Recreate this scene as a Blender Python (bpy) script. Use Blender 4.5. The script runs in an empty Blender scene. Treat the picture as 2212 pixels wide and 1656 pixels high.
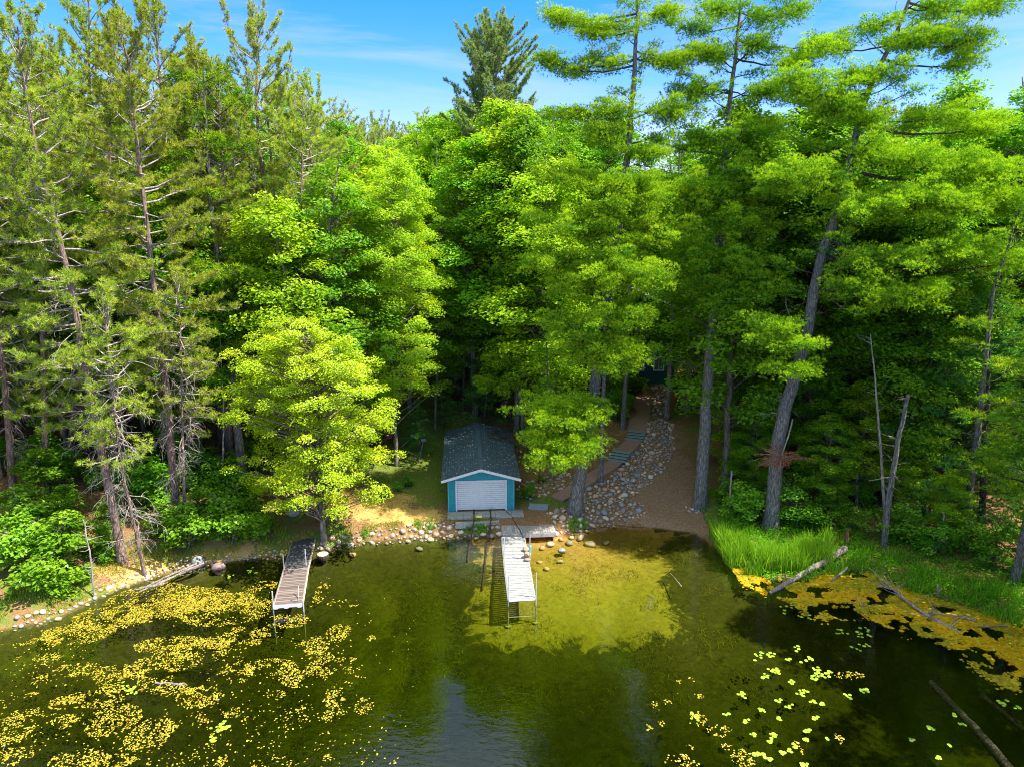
import bpy, math
import numpy as np
from math import radians, sin, cos, pi
SC = bpy.context.scene
COL = SC.collection

# ------------------------------------------------------------------ camera, world, sun, exposure
CAM_H = 18.4
PITCH = radians(13.25)
F = 1531.5                      # focal length in units of the 2212 px wide view of the photograph
cam = bpy.data.objects.new('camera', bpy.data.cameras.new('camera'))
COL.objects.link(cam)
cam.location = (0, 0, CAM_H)
cam.rotation_euler = (radians(90) - PITCH, 0, 0)
cam.data.sensor_width = 36
cam.data.lens = F / 2212 * 36
cam.data.clip_start = 0.1
cam.data.clip_end = 6000
SC.camera = cam

SUN_EL = radians(57)
SUN_AZ = radians(104)           # clockwise from +Y: from the right and a little from the camera's side
world = bpy.data.worlds.new('World')
SC.world = world
world.use_nodes = True
nt = world.node_tree
nt.nodes.clear()
W = lambda t: nt.nodes.new(t)
wo, bg, sky = W('ShaderNodeOutputWorld'), W('ShaderNodeBackground'), W('ShaderNodeTexSky')
sky.sky_type = 'NISHITA'; sky.sun_disc = False
sky.sun_elevation = SUN_EL; sky.sun_rotation = SUN_AZ
sky.air_density = 1.0; sky.dust_density = 0.15; sky.ozone_density = 6.0
hs = W('ShaderNodeHueSaturation'); hs.inputs['Saturation'].default_value = 1.38; hs.inputs['Value'].default_value = 0.9
tc, mp, ns, cr, mx = W('ShaderNodeTexCoord'), W('ShaderNodeMapping'), W('ShaderNodeTexNoise'), W('ShaderNodeValToRGB'), W('ShaderNodeMix')
mp.inputs['Scale'].default_value = (1.2, 1.6, 9.0)
mp.inputs['Rotation'].default_value = (0.05, 0.12, 0.3)
ns.inputs['Scale'].default_value = 1.9; ns.inputs['Detail'].default_value = 9; ns.inputs['Roughness'].default_value = 0.62; ns.inputs['Distortion'].default_value = 0.5
cr.color_ramp.elements[0].position = 0.43; cr.color_ramp.elements[0].color = (0, 0, 0, 1)
cr.color_ramp.elements[1].position = 0.80; cr.color_ramp.elements[1].color = (0.75, 0.75, 0.75, 1)
mx.data_type = 'RGBA'
mx.inputs['B'].default_value = (1.9, 2.1, 2.3, 1)
nt.links.new(tc.outputs['Generated'], mp.inputs['Vector']); nt.links.new(mp.outputs['Vector'], ns.inputs['Vector'])
nt.links.new(ns.outputs['Fac'], cr.inputs['Fac']); nt.links.new(sky.outputs['Color'], hs.inputs['Color'])
tn = W('ShaderNodeMix'); tn.data_type = 'RGBA'; tn.blend_type = 'MULTIPLY'; tn.inputs['Factor'].default_value = 1; tn.inputs['B'].default_value = (1.02, .69, .90, 1)
sxz = W('ShaderNodeSeparateXYZ'); nt.links.new(tc.outputs['Generated'], sxz.inputs[0])
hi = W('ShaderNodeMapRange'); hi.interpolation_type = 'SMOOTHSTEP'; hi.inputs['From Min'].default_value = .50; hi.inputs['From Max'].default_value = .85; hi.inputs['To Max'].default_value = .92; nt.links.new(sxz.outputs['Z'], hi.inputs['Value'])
mhi = W('ShaderNodeMix'); mhi.data_type = 'RGBA'; mhi.inputs['B'].default_value = (4.1, 4.6, 4.1, 1); nt.links.new(hi.outputs[0], mhi.inputs['Factor']); nt.links.new(mx.outputs['Result'], mhi.inputs['A'])  # bright white sky overhead, out of view, added to fill the shade
nt.links.new(hs.outputs['Color'], tn.inputs['A']); nt.links.new(tn.outputs['Result'], mx.inputs['A']); nt.links.new(cr.outputs['Color'], mx.inputs['Factor'])
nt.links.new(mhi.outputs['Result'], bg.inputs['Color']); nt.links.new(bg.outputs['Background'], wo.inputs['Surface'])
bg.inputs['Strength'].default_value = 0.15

sun = bpy.data.objects.new('sun', bpy.data.lights.new('sun', 'SUN'))
COL.objects.link(sun)
sun.data.energy = 4.2
sun.data.angle = radians(0.5)
sun.data.color = (1.0, 0.94, 0.82)
from mathutils import Vector, Matrix
SUN_DIR = Vector((sin(SUN_AZ) * cos(SUN_EL), cos(SUN_AZ) * cos(SUN_EL), sin(SUN_EL)))
sun.rotation_euler = SUN_DIR.to_track_quat('Z', 'Y').to_euler()
sun.location = (30, 0, 60)

vs = SC.view_settings
vs.view_transform = 'Standard'; vs.look = 'None'; vs.gamma = 1; vs.exposure = 1.5
try: SC.display_settings.display_device = 'sRGB'
except Exception: pass
cy = SC.cycles
cy.max_bounces = 7; cy.diffuse_bounces = 3; cy.glossy_bounces = 3; cy.transmission_bounces = 4
cy.transparent_max_bounces = 8; cy.volume_bounces = 0; cy.sample_clamp_indirect = 4.0
cy.use_denoising = True; cy.denoising_prefilter = 'NONE'; cy.filter_width = 1.0

# ------------------------------------------------------------------ geometry helpers
rng = np.random.default_rng(7)
def A(*a): return np.array(a, float)
def nrm(v): return v / np.maximum(np.linalg.norm(v, axis=-1, keepdims=True), 1e-9)

class Geo:
    """collects vertices and faces, then links them as ONE mesh object"""
    def __init__(s): s.V = []; s.F = {3: [], 4: []}; s.M = {3: [], 4: []}; s.T = []; s.n = 0
    def add(s, V, Fc, mat=0, tip=0.0):
        V = np.asarray(V, float).reshape(-1, 3); Fc = np.asarray(Fc, int)
        k = Fc.shape[1]
        s.V.append(V); s.F[k].append(Fc + s.n); s.M[k].append(np.full(len(Fc), mat, int))
        s.T.append(np.broadcast_to(np.asarray(tip, float), (len(V),)).copy()); s.n += len(V)
    def box(s, c, size, mat=0, rot=None, taper=0.0):
        h = np.array(size, float) / 2
        V = np.array([[x, y, z] for z in (-1, 1) for y in (-1, 1) for x in (-1, 1)], float)
        V[V[:, 2] > 0, :2] *= (1 - taper)
        V = V * h
        if rot is not None: V = V @ np.array(rot).T
        V = V + np.array(c, float)
        s.add(V, [[0, 2, 3, 1], [4, 5, 7, 6], [0, 1, 5, 4], [2, 6, 7, 3], [0, 4, 6, 2], [1, 3, 7, 5]], mat)
    def prism(s, poly, z0, z1, mat=0):
        """poly: list of (x,y) or (x,y,z) ; extruded from z0 to z1 (added to z)"""
        P = np.array([list(p) + [0] * (3 - len(p)) for p in poly], float); n = len(P)
        V = np.vstack([P + [0, 0, z0], P + [0, 0, z1]])
        s.add(V, [[i, (i + 1) % n, n + (i + 1) % n, n + i] for i in range(n)], mat)
        c0, c1 = V[:n].mean(0), V[n:].mean(0)
        s.add(np.vstack([V[:n], [c0]]), [[(i + 1) % n, i, n] for i in range(n)], mat)
        s.add(np.vstack([V[n:], [c1]]), [[i, (i + 1) % n, n] for i in range(n)], mat)
    def tubes(s, P, R, sides=5, mat=0, cap=False, tip=0.0):
        P = np.asarray(P, float); R = np.asarray(R, float)
        if P.ndim == 2: P = P[None]; R = R[None]
        N, K, _ = P.shape
        T = nrm(np.gradient(P, axis=1))
        m = nrm(P[:, -1] - P[:, 0])
        ref = np.where((np.abs(m[:, 2:3]) > 0.8), A(0.9, 0.3, 0.1), A(0.1, 0.2, 1.0))[:, None, :]
        u = nrm(np.cross(T, np.broadcast_to(ref, T.shape))); v = np.cross(T, u)
        a = np.arange(sides) * 2 * pi / sides
        ring = u[:, :, None, :] * np.cos(a)[None, None, :, None] + v[:, :, None, :] * np.sin(a)[None, None, :, None]
        V = P[:, :, None, :] + ring * R[:, :, None, None]
        idx = np.arange(N * K * sides).reshape(N, K, sides)
        a0 = idx[:, :-1, :]; a1 = np.roll(a0, -1, axis=2); b0 = idx[:, 1:, :]; b1 = np.roll(b0, -1, axis=2)
        s.add(V.reshape(-1, 3), np.stack([a0, a1, b1, b0], -1).reshape(-1, 4), mat, tip)
        if cap:
            for i in range(N):
                for e, k in ((0, 0), (1, K - 1)):
                    ringv = V[i, k]; c = P[i, k]
                    f = [[j, (j + 1) % sides, sides] if e else [(j + 1) % sides, j, sides] for j in range(sides)]
                    s.add(np.vstack([ringv, [c]]), f, mat)
    def mesh(s, name, mats, smooth=False, tips=False):
        me = bpy.data.meshes.new(name)
        V = np.vstack(s.V); me.vertices.add(len(V)); me.vertices.foreach_set('co', V.astype(np.float32).ravel())
        lo, st, mi = [], [], []; off = 0
        for k in (3, 4):
            if s.F[k]:
                f = np.vstack(s.F[k]); lo.append(f.ravel()); st.append(off + np.arange(len(f)) * k); off += f.size
                mi.append(np.concatenate(s.M[k]))
        lo = np.concatenate(lo); st = np.concatenate(st); mi = np.concatenate(mi)
        me.loops.add(len(lo)); me.loops.foreach_set('vertex_index', lo.astype(np.int32))
        me.polygons.add(len(st)); me.polygons.foreach_set('loop_start', st.astype(np.int32))
        me.update(calc_edges=True)
        me.polygons.foreach_set('material_index', mi.astype(np.int32))
        me.polygons.foreach_set('use_smooth', np.full(len(st), smooth))
        if tips:
            at = me.attributes.new('tip', 'FLOAT', 'POINT'); at.data.foreach_set('value', np.concatenate(s.T).astype(np.float32))
        for m in (mats if isinstance(mats, (list, tuple)) else [mats]): me.materials.append(m)
        return me
    def obj(s, name, mats, parent=None, smooth=False, tips=False):
        o = bpy.data.objects.new(name, s.mesh(name, mats, smooth, tips)); COL.objects.link(o)
        if parent is not None: o.parent = parent
        return o

def tag(o, label=None, cat=None, group=None, kind=None):
    for k, v in (('label', label), ('category', cat), ('group', group), ('kind', kind)):
        if v: o[k] = v
    return o
def thing(name, label, cat, loc=(0, 0, 0), rz=0, group=None):
    o = bpy.data.objects.new(name, None); COL.objects.link(o); o.empty_display_size = 0.2
    o.location = loc; o.rotation_euler = (0, 0, rz)
    return tag(o, label, cat, group)
def struct(name, geo, m, smooth=False): return tag(geo.obj(name, m, smooth=smooth), kind='structure')
def stuff(name, geo, m, label, smooth=False, tips=False, cat=None):
    return tag(geo.obj(name, m, smooth=smooth, tips=tips), label, cat or name.replace('_', ' '), kind='stuff')
def copy_tree(o, parent=None):
    c = o.copy(); COL.objects.link(c); c.parent = parent
    for ch in [x for x in o.children]: copy_tree(ch, c)
    return c
def rotz(a): return np.array([[cos(a), -sin(a), 0], [sin(a), cos(a), 0], [0, 0, 1]])
def rotx(a): return np.array([[1, 0, 0], [0, cos(a), -sin(a)], [0, sin(a), cos(a)]])

# ------------------------------------------------------------------ where a sight line meets the ground
def ray(x, y):
    cx = (np.asarray(x, float) - 1106) / F; c = (np.asarray(y, float) - 828) / F
    return np.stack([cx, cos(PITCH) - c * sin(PITCH), -sin(PITCH) - c * cos(PITCH)], -1)
def at_z(x, y, z=0.0):
    r = ray(x, y); t = (z - CAM_H) / r[..., 2]
    return np.stack([r[..., 0] * t, r[..., 1] * t, np.zeros_like(t) + z], -1)
def at_y(x, y, Y):
    r = ray(x, y); t = Y / r[..., 1]
    return np.stack([r[..., 0] * t, r[..., 1] * t, CAM_H + r[..., 2] * t], -1)

_sh = [(0, 1360), (70, 1345), (130, 1330), (250, 1270), (340, 1240), (430, 1222), (520, 1208), (620, 1198), (700, 1180), (800, 1168), (900, 1160), (1000, 1155), (1085, 1160),
       (1200, 1158), (1260, 1142), (1330, 1132), (1420, 1140), (1500, 1152), (1545, 1185), (1600, 1226), (1664, 1254), (1740, 1252), (1829, 1230), (1881, 1238), (1967, 1277), (2057, 1302), (2151, 1332), (2212, 1352)]
SH = at_z([p[0] for p in _sh], [p[1] for p in _sh])[:, :2]
SH = np.vstack([[[-900, -250], [-200, -40], [-60, 5], [-40, 19]], SH, [[27, 22], [30, 8], [32, -60], [900, -500]]])
def vnoise(x, y, s, seed=0):
    """smooth value noise in [0,1]"""
    x = np.asarray(x, float) / s + 1000; y = np.asarray(y, float) / s + 1000
    xi = np.floor(x).astype(np.int64); yi = np.floor(y).astype(np.int64); fx = x - xi; fy = y - yi
    fx = fx * fx * (3 - 2 * fx); fy = fy * fy * (3 - 2 * fy)
    def h(i, j):
        n = (i * 374761393 + j * 668265263 + seed * 974634777) & 0xffffffff
        n = ((n ^ (n >> 13)) * 1274126177) & 0xffffffff
        return ((n ^ (n >> 16)) & 0xffff) / 65535.0
    return (h(xi, yi) * (1 - fx) + h(xi + 1, yi) * fx) * (1 - fy) + (h(xi, yi + 1) * (1 - fx) + h(xi + 1, yi + 1) * fx) * fy
def shore_dist(P):
    P = np.asarray(P, float).reshape(-1, 2); best = np.full(len(P), 1e9)
    for a, b in zip(SH[:-1], SH[1:]):
        ab = b - a; t = np.clip(((P - a) @ ab) / (ab @ ab), 0, 1); best = np.minimum(best, np.linalg.norm(P - a - t[:, None] * ab, axis=1))
    land = P[:, 1] > np.interp(P[:, 0], SH[:, 0], SH[:, 1])
    return np.where(land, best, -best)
BH_C = A(-1.9, 46.6)           # boathouse centre, where the ground is nearly level
def height(P):
    P = np.asarray(P, float).reshape(-1, 2); s = shore_dist(P); x, y = P[:, 0], P[:, 1]
    s2 = s + (vnoise(x, y, 1.3, 3) - .5) * 0.5 * np.clip(np.abs(s) - .1, 0, 1)
    land = np.interp(s2, [0, .5, 1.3, 3, 8, 30, 60, 120, 300, 1500], [0, .38, .62, .82, 1.7, 5.0, 7.5, 10.5, 15, 25])
    low = np.interp(s2, [0, .4, .9, 1.6, 3, 9, 16], [0, .38, .64, .78, .84, .95, 2.4])
    w = np.exp(-np.maximum(0, np.maximum(np.abs(x - BH_C[0] + 2.8) - 5.5, (y - 51.0))) ** 2 / 6.0) * (y < 60)
    beach = np.interp(s2, [0, 1, 3, 6, 12], [0, .12, .45, 1.2, 2.6])
    wb = np.exp(-((x - 11.5) / 2.6) ** 2) * (s > 0)
    land = land * (1 - w) + low * w
    land = land * (1 - wb) + np.minimum(beach, land) * wb
    wm = np.clip((x - 12.5) / 2.5, 0, 1); land = land * (1 - wm) + np.minimum(land, np.interp(s2, [0, 1, 4, 8, 14], [0, .12, .38, 1.1, 2.6])) * wm
    land += (vnoise(x, y, 4, 1) - .5) * .25 * np.clip(s - 1, 0, 4) / 4 * (1 - w) + (vnoise(x, y, 17, 2) - .5) * 1.2 * np.clip(s - 20, 0, 10) / 10
    shelf = np.interp(-s2, [0, .6, 3, 7, 10, 14, 25, 60, 200], [0, -.28, -.5, -.85, -1.7, -3.0, -4.2, -5, -6])
    steep = np.interp(-s2, [0, .6, 3, 8, 13, 25, 60, 200], [0, -.35, -1.0, -2.0, -3.0, -4.0, -4.8, -6])
    k = np.exp(-((x - 3.6) / 6.8) ** 4)
    water = shelf * k + steep * (1 - k) + (vnoise(x, y, 2.2, 5) - .5) * .18 * np.clip(-s, 0, 2) / 2
    return np.where(s > 0, land, water)
def hgt(x, y): return float(height([[x, y]])[0])
def ground(x, y, bed=False):
    """points where the sight lines through (x, y) meet the land (or the water's surface, or the lake bed)"""
    r = ray(np.atleast_1d(x), np.atleast_1d(y)); r = r / r[:, 1:2]
    lo = np.full(len(r), 12.0); hit = np.full(len(r), 150.0); done = np.zeros(len(r), bool); prev = lo.copy()
    def f(t):
        h = height((r * t[:, None])[:, :2]); h = h if bed else np.maximum(h, 0); return CAM_H + r[:, 2] * t - h
    for t in np.arange(12.5, 150, 0.7):
        g = f(np.full(len(r), t)); m = (g < 0) & ~done; hit[m] = t; prev[m] = t - .7; done |= m
        if done.all(): break
    a, b = prev, hit
    for _ in range(10):
        c = (a + b) / 2; g = f(c) < 0; b = np.where(g, c, b); a = np.where(g, a, c)
    p = r * b[:, None]; p[:, 2] = height(p[:, :2])
    if not bed: p[:, 2] = np.maximum(p[:, 2], 0)
    return p
def g1(x, y, bed=False): return ground(x, y, bed)[0]
def c1(x, y): return ((1000 + x * .36232) * .86406, (900 + y * .36232) * .86406)     # from the enlarged view of the shore

# ------------------------------------------------------------------ materials
def mat(name):
    m = bpy.data.materials.new(name); m.use_nodes = True; n = m.node_tree
    for x in list(n.nodes): n.nodes.remove(x)
    out = n.nodes.new('ShaderNodeOutputMaterial')
    return m, n, out
def N(n, t, **kw):
    x = n.nodes.new(t)
    for k, v in kw.items():
        if k.startswith('_'): setattr(x, k[1:], v)
        else: x.inputs[k.replace('__', ' ')].default_value = v
    return x
def L(n, a, b): n.links.new(a, b)
def ramp(n, fac, stops):
    r = N(n, 'ShaderNodeValToRGB'); e = r.color_ramp.elements
    while len(e) < len(stops): e.new(0.5)
    for i, (p, c) in enumerate(stops): e[i].position = p; e[i].color = (*c, 1)
    if fac is not None: L(n, fac, r.inputs['Fac'])
    return r
def noise(n, scale, detail=4, rough=.55, co='Object', vec=None, dist=0.0):
    if vec is None:
        t = N(n, 'ShaderNodeTexCoord'); vec = t.outputs[co]
    x = N(n, 'ShaderNodeTexNoise', Scale=scale, Detail=detail, Roughness=rough, Distortion=dist); L(n, vec, x.inputs['Vector']); return x
def mixc(n, fac, a, b, mode='MIX'):
    m = N(n, 'ShaderNodeMix', _data_type='RGBA', _blend_type=mode)
    for k, v in (('Factor', fac), ('A', a), ('B', b)):
        s = [i for i in m.inputs if i.name == k and (i.type == 'RGBA' if k != 'Factor' else i.type == 'VALUE')][0]
        if hasattr(v, 'is_linked') or hasattr(v, 'links'): L(n, v, s)
        elif k == 'Factor': s.default_value = v
        else: s.default_value = (*v, 1)
    return [o for o in m.outputs if o.type == 'RGBA'][0]
def bump(n, h, strength=.5, dist=.02):
    b = N(n, 'ShaderNodeBump', Strength=strength, Distance=dist); L(n, h, b.inputs['Height']); return b.outputs['Normal']

def foliage(name, c0, c1_, tipc=None, trans=.38, vary=.18, gloss=.0, hue=.012):
    """leaves: diffuse + translucent, colour differing from leaf to leaf and from tree to tree"""
    m, n, out = mat(name)
    g = N(n, 'ShaderNodeNewGeometry'); oi = N(n, 'ShaderNodeObjectInfo')
    c = mixc(n, g.outputs['Random Per Island'], c0, c1_)
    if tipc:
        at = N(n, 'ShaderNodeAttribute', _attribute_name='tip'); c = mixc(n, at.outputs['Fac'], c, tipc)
    h = N(n, 'ShaderNodeHueSaturation')
    r1 = N(n, 'ShaderNodeMapRange', **{'To Min': .5 - hue, 'To Max': .5 + hue}); L(n, oi.outputs['Random'], r1.inputs['Value'])
    r2 = N(n, 'ShaderNodeMapRange', **{'To Min': 1 - vary, 'To Max': 1 + vary})
    w = N(n, 'ShaderNodeMath', _operation='FRACT'); ml = N(n, 'ShaderNodeMath', _operation='MULTIPLY'); ml.inputs[1].default_value = 7.31
    L(n, oi.outputs['Random'], ml.inputs[0]); L(n, ml.outputs[0], w.inputs[0]); L(n, w.outputs[0], r2.inputs['Value'])
    L(n, r1.outputs[0], h.inputs['Hue']); L(n, r2.outputs[0], h.inputs['Value']); L(n, c, h.inputs['Color'])
    d = N(n, 'ShaderNodeBsdfDiffuse'); t = N(n, 'ShaderNodeBsdfTranslucent'); mx_ = N(n, 'ShaderNodeMixShader', Fac=trans)
    L(n, h.outputs[0], d.inputs['Color'])
    tcol = mixc(n, 1.0, h.outputs[0], (1.25, 1.2, .45), 'MULTIPLY'); L(n, tcol, t.inputs['Color'])
    L(n, d.outputs[0], mx_.inputs[1]); L(n, t.outputs[0], mx_.inputs[2]); last = mx_.outputs[0]
    if gloss:
        gl = N(n, 'ShaderNodeBsdfGlossy', Roughness=.38, Color=(1, 1, 1, 1)); m3 = N(n, 'ShaderNodeMixShader', Fac=gloss)
        L(n, last, m3.inputs[1]); L(n, gl.outputs[0], m3.inputs[2]); last = m3.outputs[0]
    L(n, last, out.inputs['Surface']); return m
def bark(name, a, b, c, scale=5.0, stretch=.22, bs=.9):
    m, n, out = mat(name)
    t = N(n, 'ShaderNodeTexCoord'); mp_ = N(n, 'ShaderNodeMapping', Scale=(1, 1, stretch)); L(n, t.outputs['Object'], mp_.inputs['Vector'])
    n1 = noise(n, scale * 2.2, 8, .7, vec=mp_.outputs['Vector'], dist=.6); n2 = noise(n, 1.1, 3, .5, vec=t.outputs['Object'])
    vo = N(n, 'ShaderNodeTexVoronoi', _feature='DISTANCE_TO_EDGE', Scale=scale * 2.0); L(n, mp_.outputs['Vector'], vo.inputs['Vector'])
    k = N(n, 'ShaderNodeMath', _operation='MULTIPLY'); L(n, n1.outputs['Fac'], k.inputs[0])
    k2 = N(n, 'ShaderNodeMath', _operation='SQRT'); L(n, vo.outputs['Distance'], k2.inputs[0]); k3 = N(n, 'ShaderNodeMath', _operation='ADD'); L(n, k2.outputs[0], k3.inputs[0]); k3.inputs[1].default_value = .45
    L(n, k3.outputs[0], k.inputs[1])
    r = ramp(n, k.outputs[0], [(.25, a), (.45, b), (.75, c)])
    col = mixc(n, n2.outputs['Fac'], r.outputs['Color'], a); 
    m5 = mixc(n, .35, r.outputs['Color'], col)
    p = N(n, 'ShaderNodeBsdfPrincipled', Roughness=.9); p.inputs['Specular IOR Level'].default_value = .15
    L(n, m5, p.inputs['Base Color']); L(n, bump(n, k.outputs[0], bs, .05), p.inputs['Normal']); L(n, p.outputs[0], out.inputs['Surface']); return m
def plain(name, c, rough=.6, metal=0.0, ns_=0.0, scale=12, c2=None, bs=0.0, obj_rand=0.0, coat=0, spec=.4):
    m, n, out = mat(name)
    p = N(n, 'ShaderNodeBsdfPrincipled', Roughness=rough, Metallic=metal); p.inputs['Specular IOR Level'].default_value = spec
    x = noise(n, scale, 6, .65)
    c2 = c2 or tuple(v * (1 - ns_) for v in c)
    r = ramp(n, x.outputs['Fac'], [(.35, c2), (.65, c)]); col = r.outputs['Color']
    L(n, col, p.inputs['Base Color'])
    if bs: L(n, bump(n, x.outputs['Fac'], bs, .02), p.inputs['Normal'])
    L(n, p.outputs[0], out.inputs['Surface']); return m

M = {}
M['red_pine'] = foliage('red_pine_needles', (.20, .33, .035), (.36, .46, .06), tipc=(.62, .58, .07), trans=.40)
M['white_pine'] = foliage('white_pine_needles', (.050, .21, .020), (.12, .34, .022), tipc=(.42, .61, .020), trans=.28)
M['dark_pine'] = foliage('dark_pine_needles', (.04, .19, .05), (.08, .27, .055), tipc=(.16, .36, .05), trans=.4)
M['far_pine'] = foliage('far_pine_needles', (.20, .32, .11), (.32, .42, .14), tipc=(.46, .52, .17), trans=.45)
M['maple'] = foliage('maple_leaves', (.08, .27, .014), (.19, .40, .018), tipc=(.38, .58, .02), trans=.5, gloss=.012)
M['maple_light'] = foliage('light_maple_leaves', (.15, .35, .014), (.29, .47, .02), tipc=(.54, .64, .02), trans=.52, gloss=.01)
M['maple_yellow'] = foliage('yellow_maple_leaves', (.22, .43, .010), (.46, .57, .013), tipc=(.70, .68, .016), trans=.45, gloss=.02, hue=.005, vary=.03)
M['shrub'] = foliage('shrub_leaves', (.08, .28, .016), (.20, .42, .02), tipc=(.34, .54, .02), trans=.45, gloss=.015)
M['rust'] = foliage('dead_needles', (.36, .12, .05), (.58, .22, .09), trans=.15)
M['fern'] = foliage('ground_cover_leaves', (.08, .36, .012), (.22, .50, .015), trans=.4)
M['reed'] = foliage('reed_blades', (.09, .30, .015), (.26, .48, .03), trans=.4)
M['grass'] = foliage('grass_blades', (.16, .27, .02), (.36, .38, .05), trans=.35)
M['lily_y'] = foliage('yellow_water_leaves', (.30, .17, .014), (.56, .43, .03), tipc=(.26, .33, .03), trans=.1, gloss=.06)
M['lily_g'] = foliage('green_lily_leaves', (.20, .40, .03), (.38, .54, .04), trans=.1, gloss=.06, hue=.03, vary=.2)
M['mat'] = foliage('orange_floating_leaves', (.66, .30, .006), (.62, .50, .014), trans=.1, gloss=.03)
M['mat_g'] = foliage('olive_floating_leaves', (.26, .17, .012), (.44, .36, .016), trans=.1, gloss=.03)
M['bark_white'] = bark('white_pine_bark', (.07, .065, .055), (.22, .21, .185), (.36, .345, .31))
M['bark_red'] = bark('red_pine_bark', (.10, .065, .05), (.30, .21, .17), (.44, .33, .28))
M['bark_dark'] = bark('dark_bark', (.03, .026, .022), (.10, .085, .07), (.17, .15, .12))
M['bark_maple'] = bark('maple_bark', (.10, .085, .065), (.26, .22, .17), (.42, .38, .31), scale=3.5)
M['dead'] = bark('bare_dead_wood', (.18, .15, .13), (.42, .36, .33), (.60, .54, .50), scale=4)
M['log'] = bark('weathered_log', (.14, .11, .09), (.34, .28, .24), (.48, .42, .37), scale=4)
M['birch'] = bark('pale_lichen_bark', (.14, .15, .12), (.36, .39, .33), (.60, .62, .56), scale=4, stretch=.6)

def ground_mat():
    m, n, out = mat('ground')
    co = N(n, 'ShaderNodeTexCoord').outputs['Object']
    at = N(n, 'ShaderNodeAttribute', _attribute_name='zone'); sep = N(n, 'ShaderNodeSeparateColor'); L(n, at.outputs['Color'], sep.inputs[0])
    n1 = noise(n, .9, 6, .6, vec=co); n2 = noise(n, 9, 6, .7, vec=co); n3 = noise(n, 40, 3, .7, vec=co); n4 = noise(n, .28, 4, .6, vec=co)
    litter = ramp(n, n2.outputs['Fac'], [(.3, (.10, .055, .022)), (.5, (.24, .125, .045)), (.7, (.40, .22, .08))]).outputs['Color']
    litter = mixc(n, .35, litter, ramp(n, n3.outputs['Fac'], [(.35, (.05, .03, .02)), (.65, (.42, .27, .15))]).outputs['Color'])
    grass = ramp(n, n2.outputs['Fac'], [(.3, (.06, .105, .012)), (.55, (.13, .19, .022)), (.75, (.24, .25, .05))]).outputs['Color']
    grass = mixc(n, .3, grass, ramp(n, n3.outputs['Fac'], [(.35, (.05, .09, .01)), (.65, (.28, .30, .09))]).outputs['Color'])
    orange = ramp(n, n2.outputs['Fac'], [(.3, (.50, .25, .045)), (.5, (.66, .37, .09)), (.72, (.50, .44, .09))]).outputs['Color']
    orange = mixc(n, .35, orange, ramp(n, n3.outputs['Fac'], [(.4, (.35, .16, .05)), (.62, (.85, .55, .25))]).outputs['Color'])
    dirt = ramp(n, n2.outputs['Fac'], [(.3, (.16, .09, .05)), (.55, (.32, .195, .115)), (.75, (.44, .30, .18))]).outputs['Color']
    def fuzzy(ch, w=.5):
        a = N(n, 'ShaderNodeMath', _operation='ADD'); L(n, ch, a.inputs[0])
        s = N(n, 'ShaderNodeMapRange', **{'From Min': .3, 'From Max': .7, 'To Min': -w, 'To Max': w}); L(n, n1.outputs['Fac'], s.inputs['Value']); L(n, s.outputs[0], a.inputs[1])
        s3 = N(n, 'ShaderNodeMapRange', **{'From Min': .3, 'From Max': .7, 'To Min': -.25, 'To Max': .25}); L(n, n2.outputs['Fac'], s3.inputs['Value'])
        a2 = N(n, 'ShaderNodeMath', _operation='ADD'); L(n, a.outputs[0], a2.inputs[0]); L(n, s3.outputs[0], a2.inputs[1])
        return ramp(n, a2.outputs[0], [(.42, (0, 0, 0)), (.62, (1, 1, 1))]).outputs['Color']
    c = mixc(n, fuzzy(sep.outputs[0]), litter, grass)
    c = mixc(n, fuzzy(sep.outputs[1], .35), c, orange)
    c = mixc(n, fuzzy(sep.outputs[2], .3), c, dirt)
    # lake bed: sand and marl with brown and green weed
    wb_ = noise(n, 2.6, 7, .7, vec=co, dist=1.0); sand = ramp(n, wb_.outputs['Fac'], [(.3, (.19, .165, .026)), (.6, (.32, .285, .045)), (.8, (.44, .39, .08))]).outputs['Color']
    weed = ramp(n, wb_.outputs['Fac'], [(.3, (.030, .035, .008)), (.6, (.08, .08, .018)), (.8, (.14, .12, .03))]).outputs['Color']
    wn = noise(n, .42, 10, .78, vec=co, dist=1.2)
    a = N(n, 'ShaderNodeMath', _operation='ADD'); L(n, wn.outputs['Fac'], a.inputs[0]); L(n, at.outputs['Alpha'], a.inputs[1])
    g0 = N(n, 'ShaderNodeNewGeometry'); s0 = N(n, 'ShaderNodeSeparateXYZ'); L(n, g0.outputs['Position'], s0.inputs[0]); sh_ = N(n, 'ShaderNodeMapRange', **{'From Min': -.75, 'From Max': -.15}); L(n, s0.outputs['Z'], sh_.inputs['Value'])
    sand = mixc(n, sh_.outputs[0], sand, ramp(n, wb_.outputs['Fac'], [(.3, (.24, .12, .04)), (.6, (.46, .27, .09)), (.8, (.58, .40, .17))]).outputs['Color'])
    bed = mixc(n, ramp(n, a.outputs[0], [(.95, (1, 1, 1)), (1.18, (0, 0, 0))]).outputs['Color'], sand, weed)
    g = N(n, 'ShaderNodeNewGeometry'); sx = N(n, 'ShaderNodeSeparateXYZ'); L(n, g.outputs['Position'], sx.inputs[0])
    uw = N(n, 'ShaderNodeMapRange', **{'From Min': .06, 'From Max': -.08}); L(n, sx.outputs['Z'], uw.inputs['Value'])
    shorec = mixc(n, uw.outputs[0], c, bed)
    p = N(n, 'ShaderNodeBsdfPrincipled', Roughness=.95); p.inputs['Specular IOR Level'].default_value = .1
    L(n, shorec, p.inputs['Base Color'])
    L(n, bump(n, mixc(n, .5, n2.outputs['Fac'], n3.outputs['Fac']), .8, .06), p.inputs['Normal']); L(n, p.outputs[0], out.inputs['Surface']); return m
M['ground'] = ground_mat()

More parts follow.
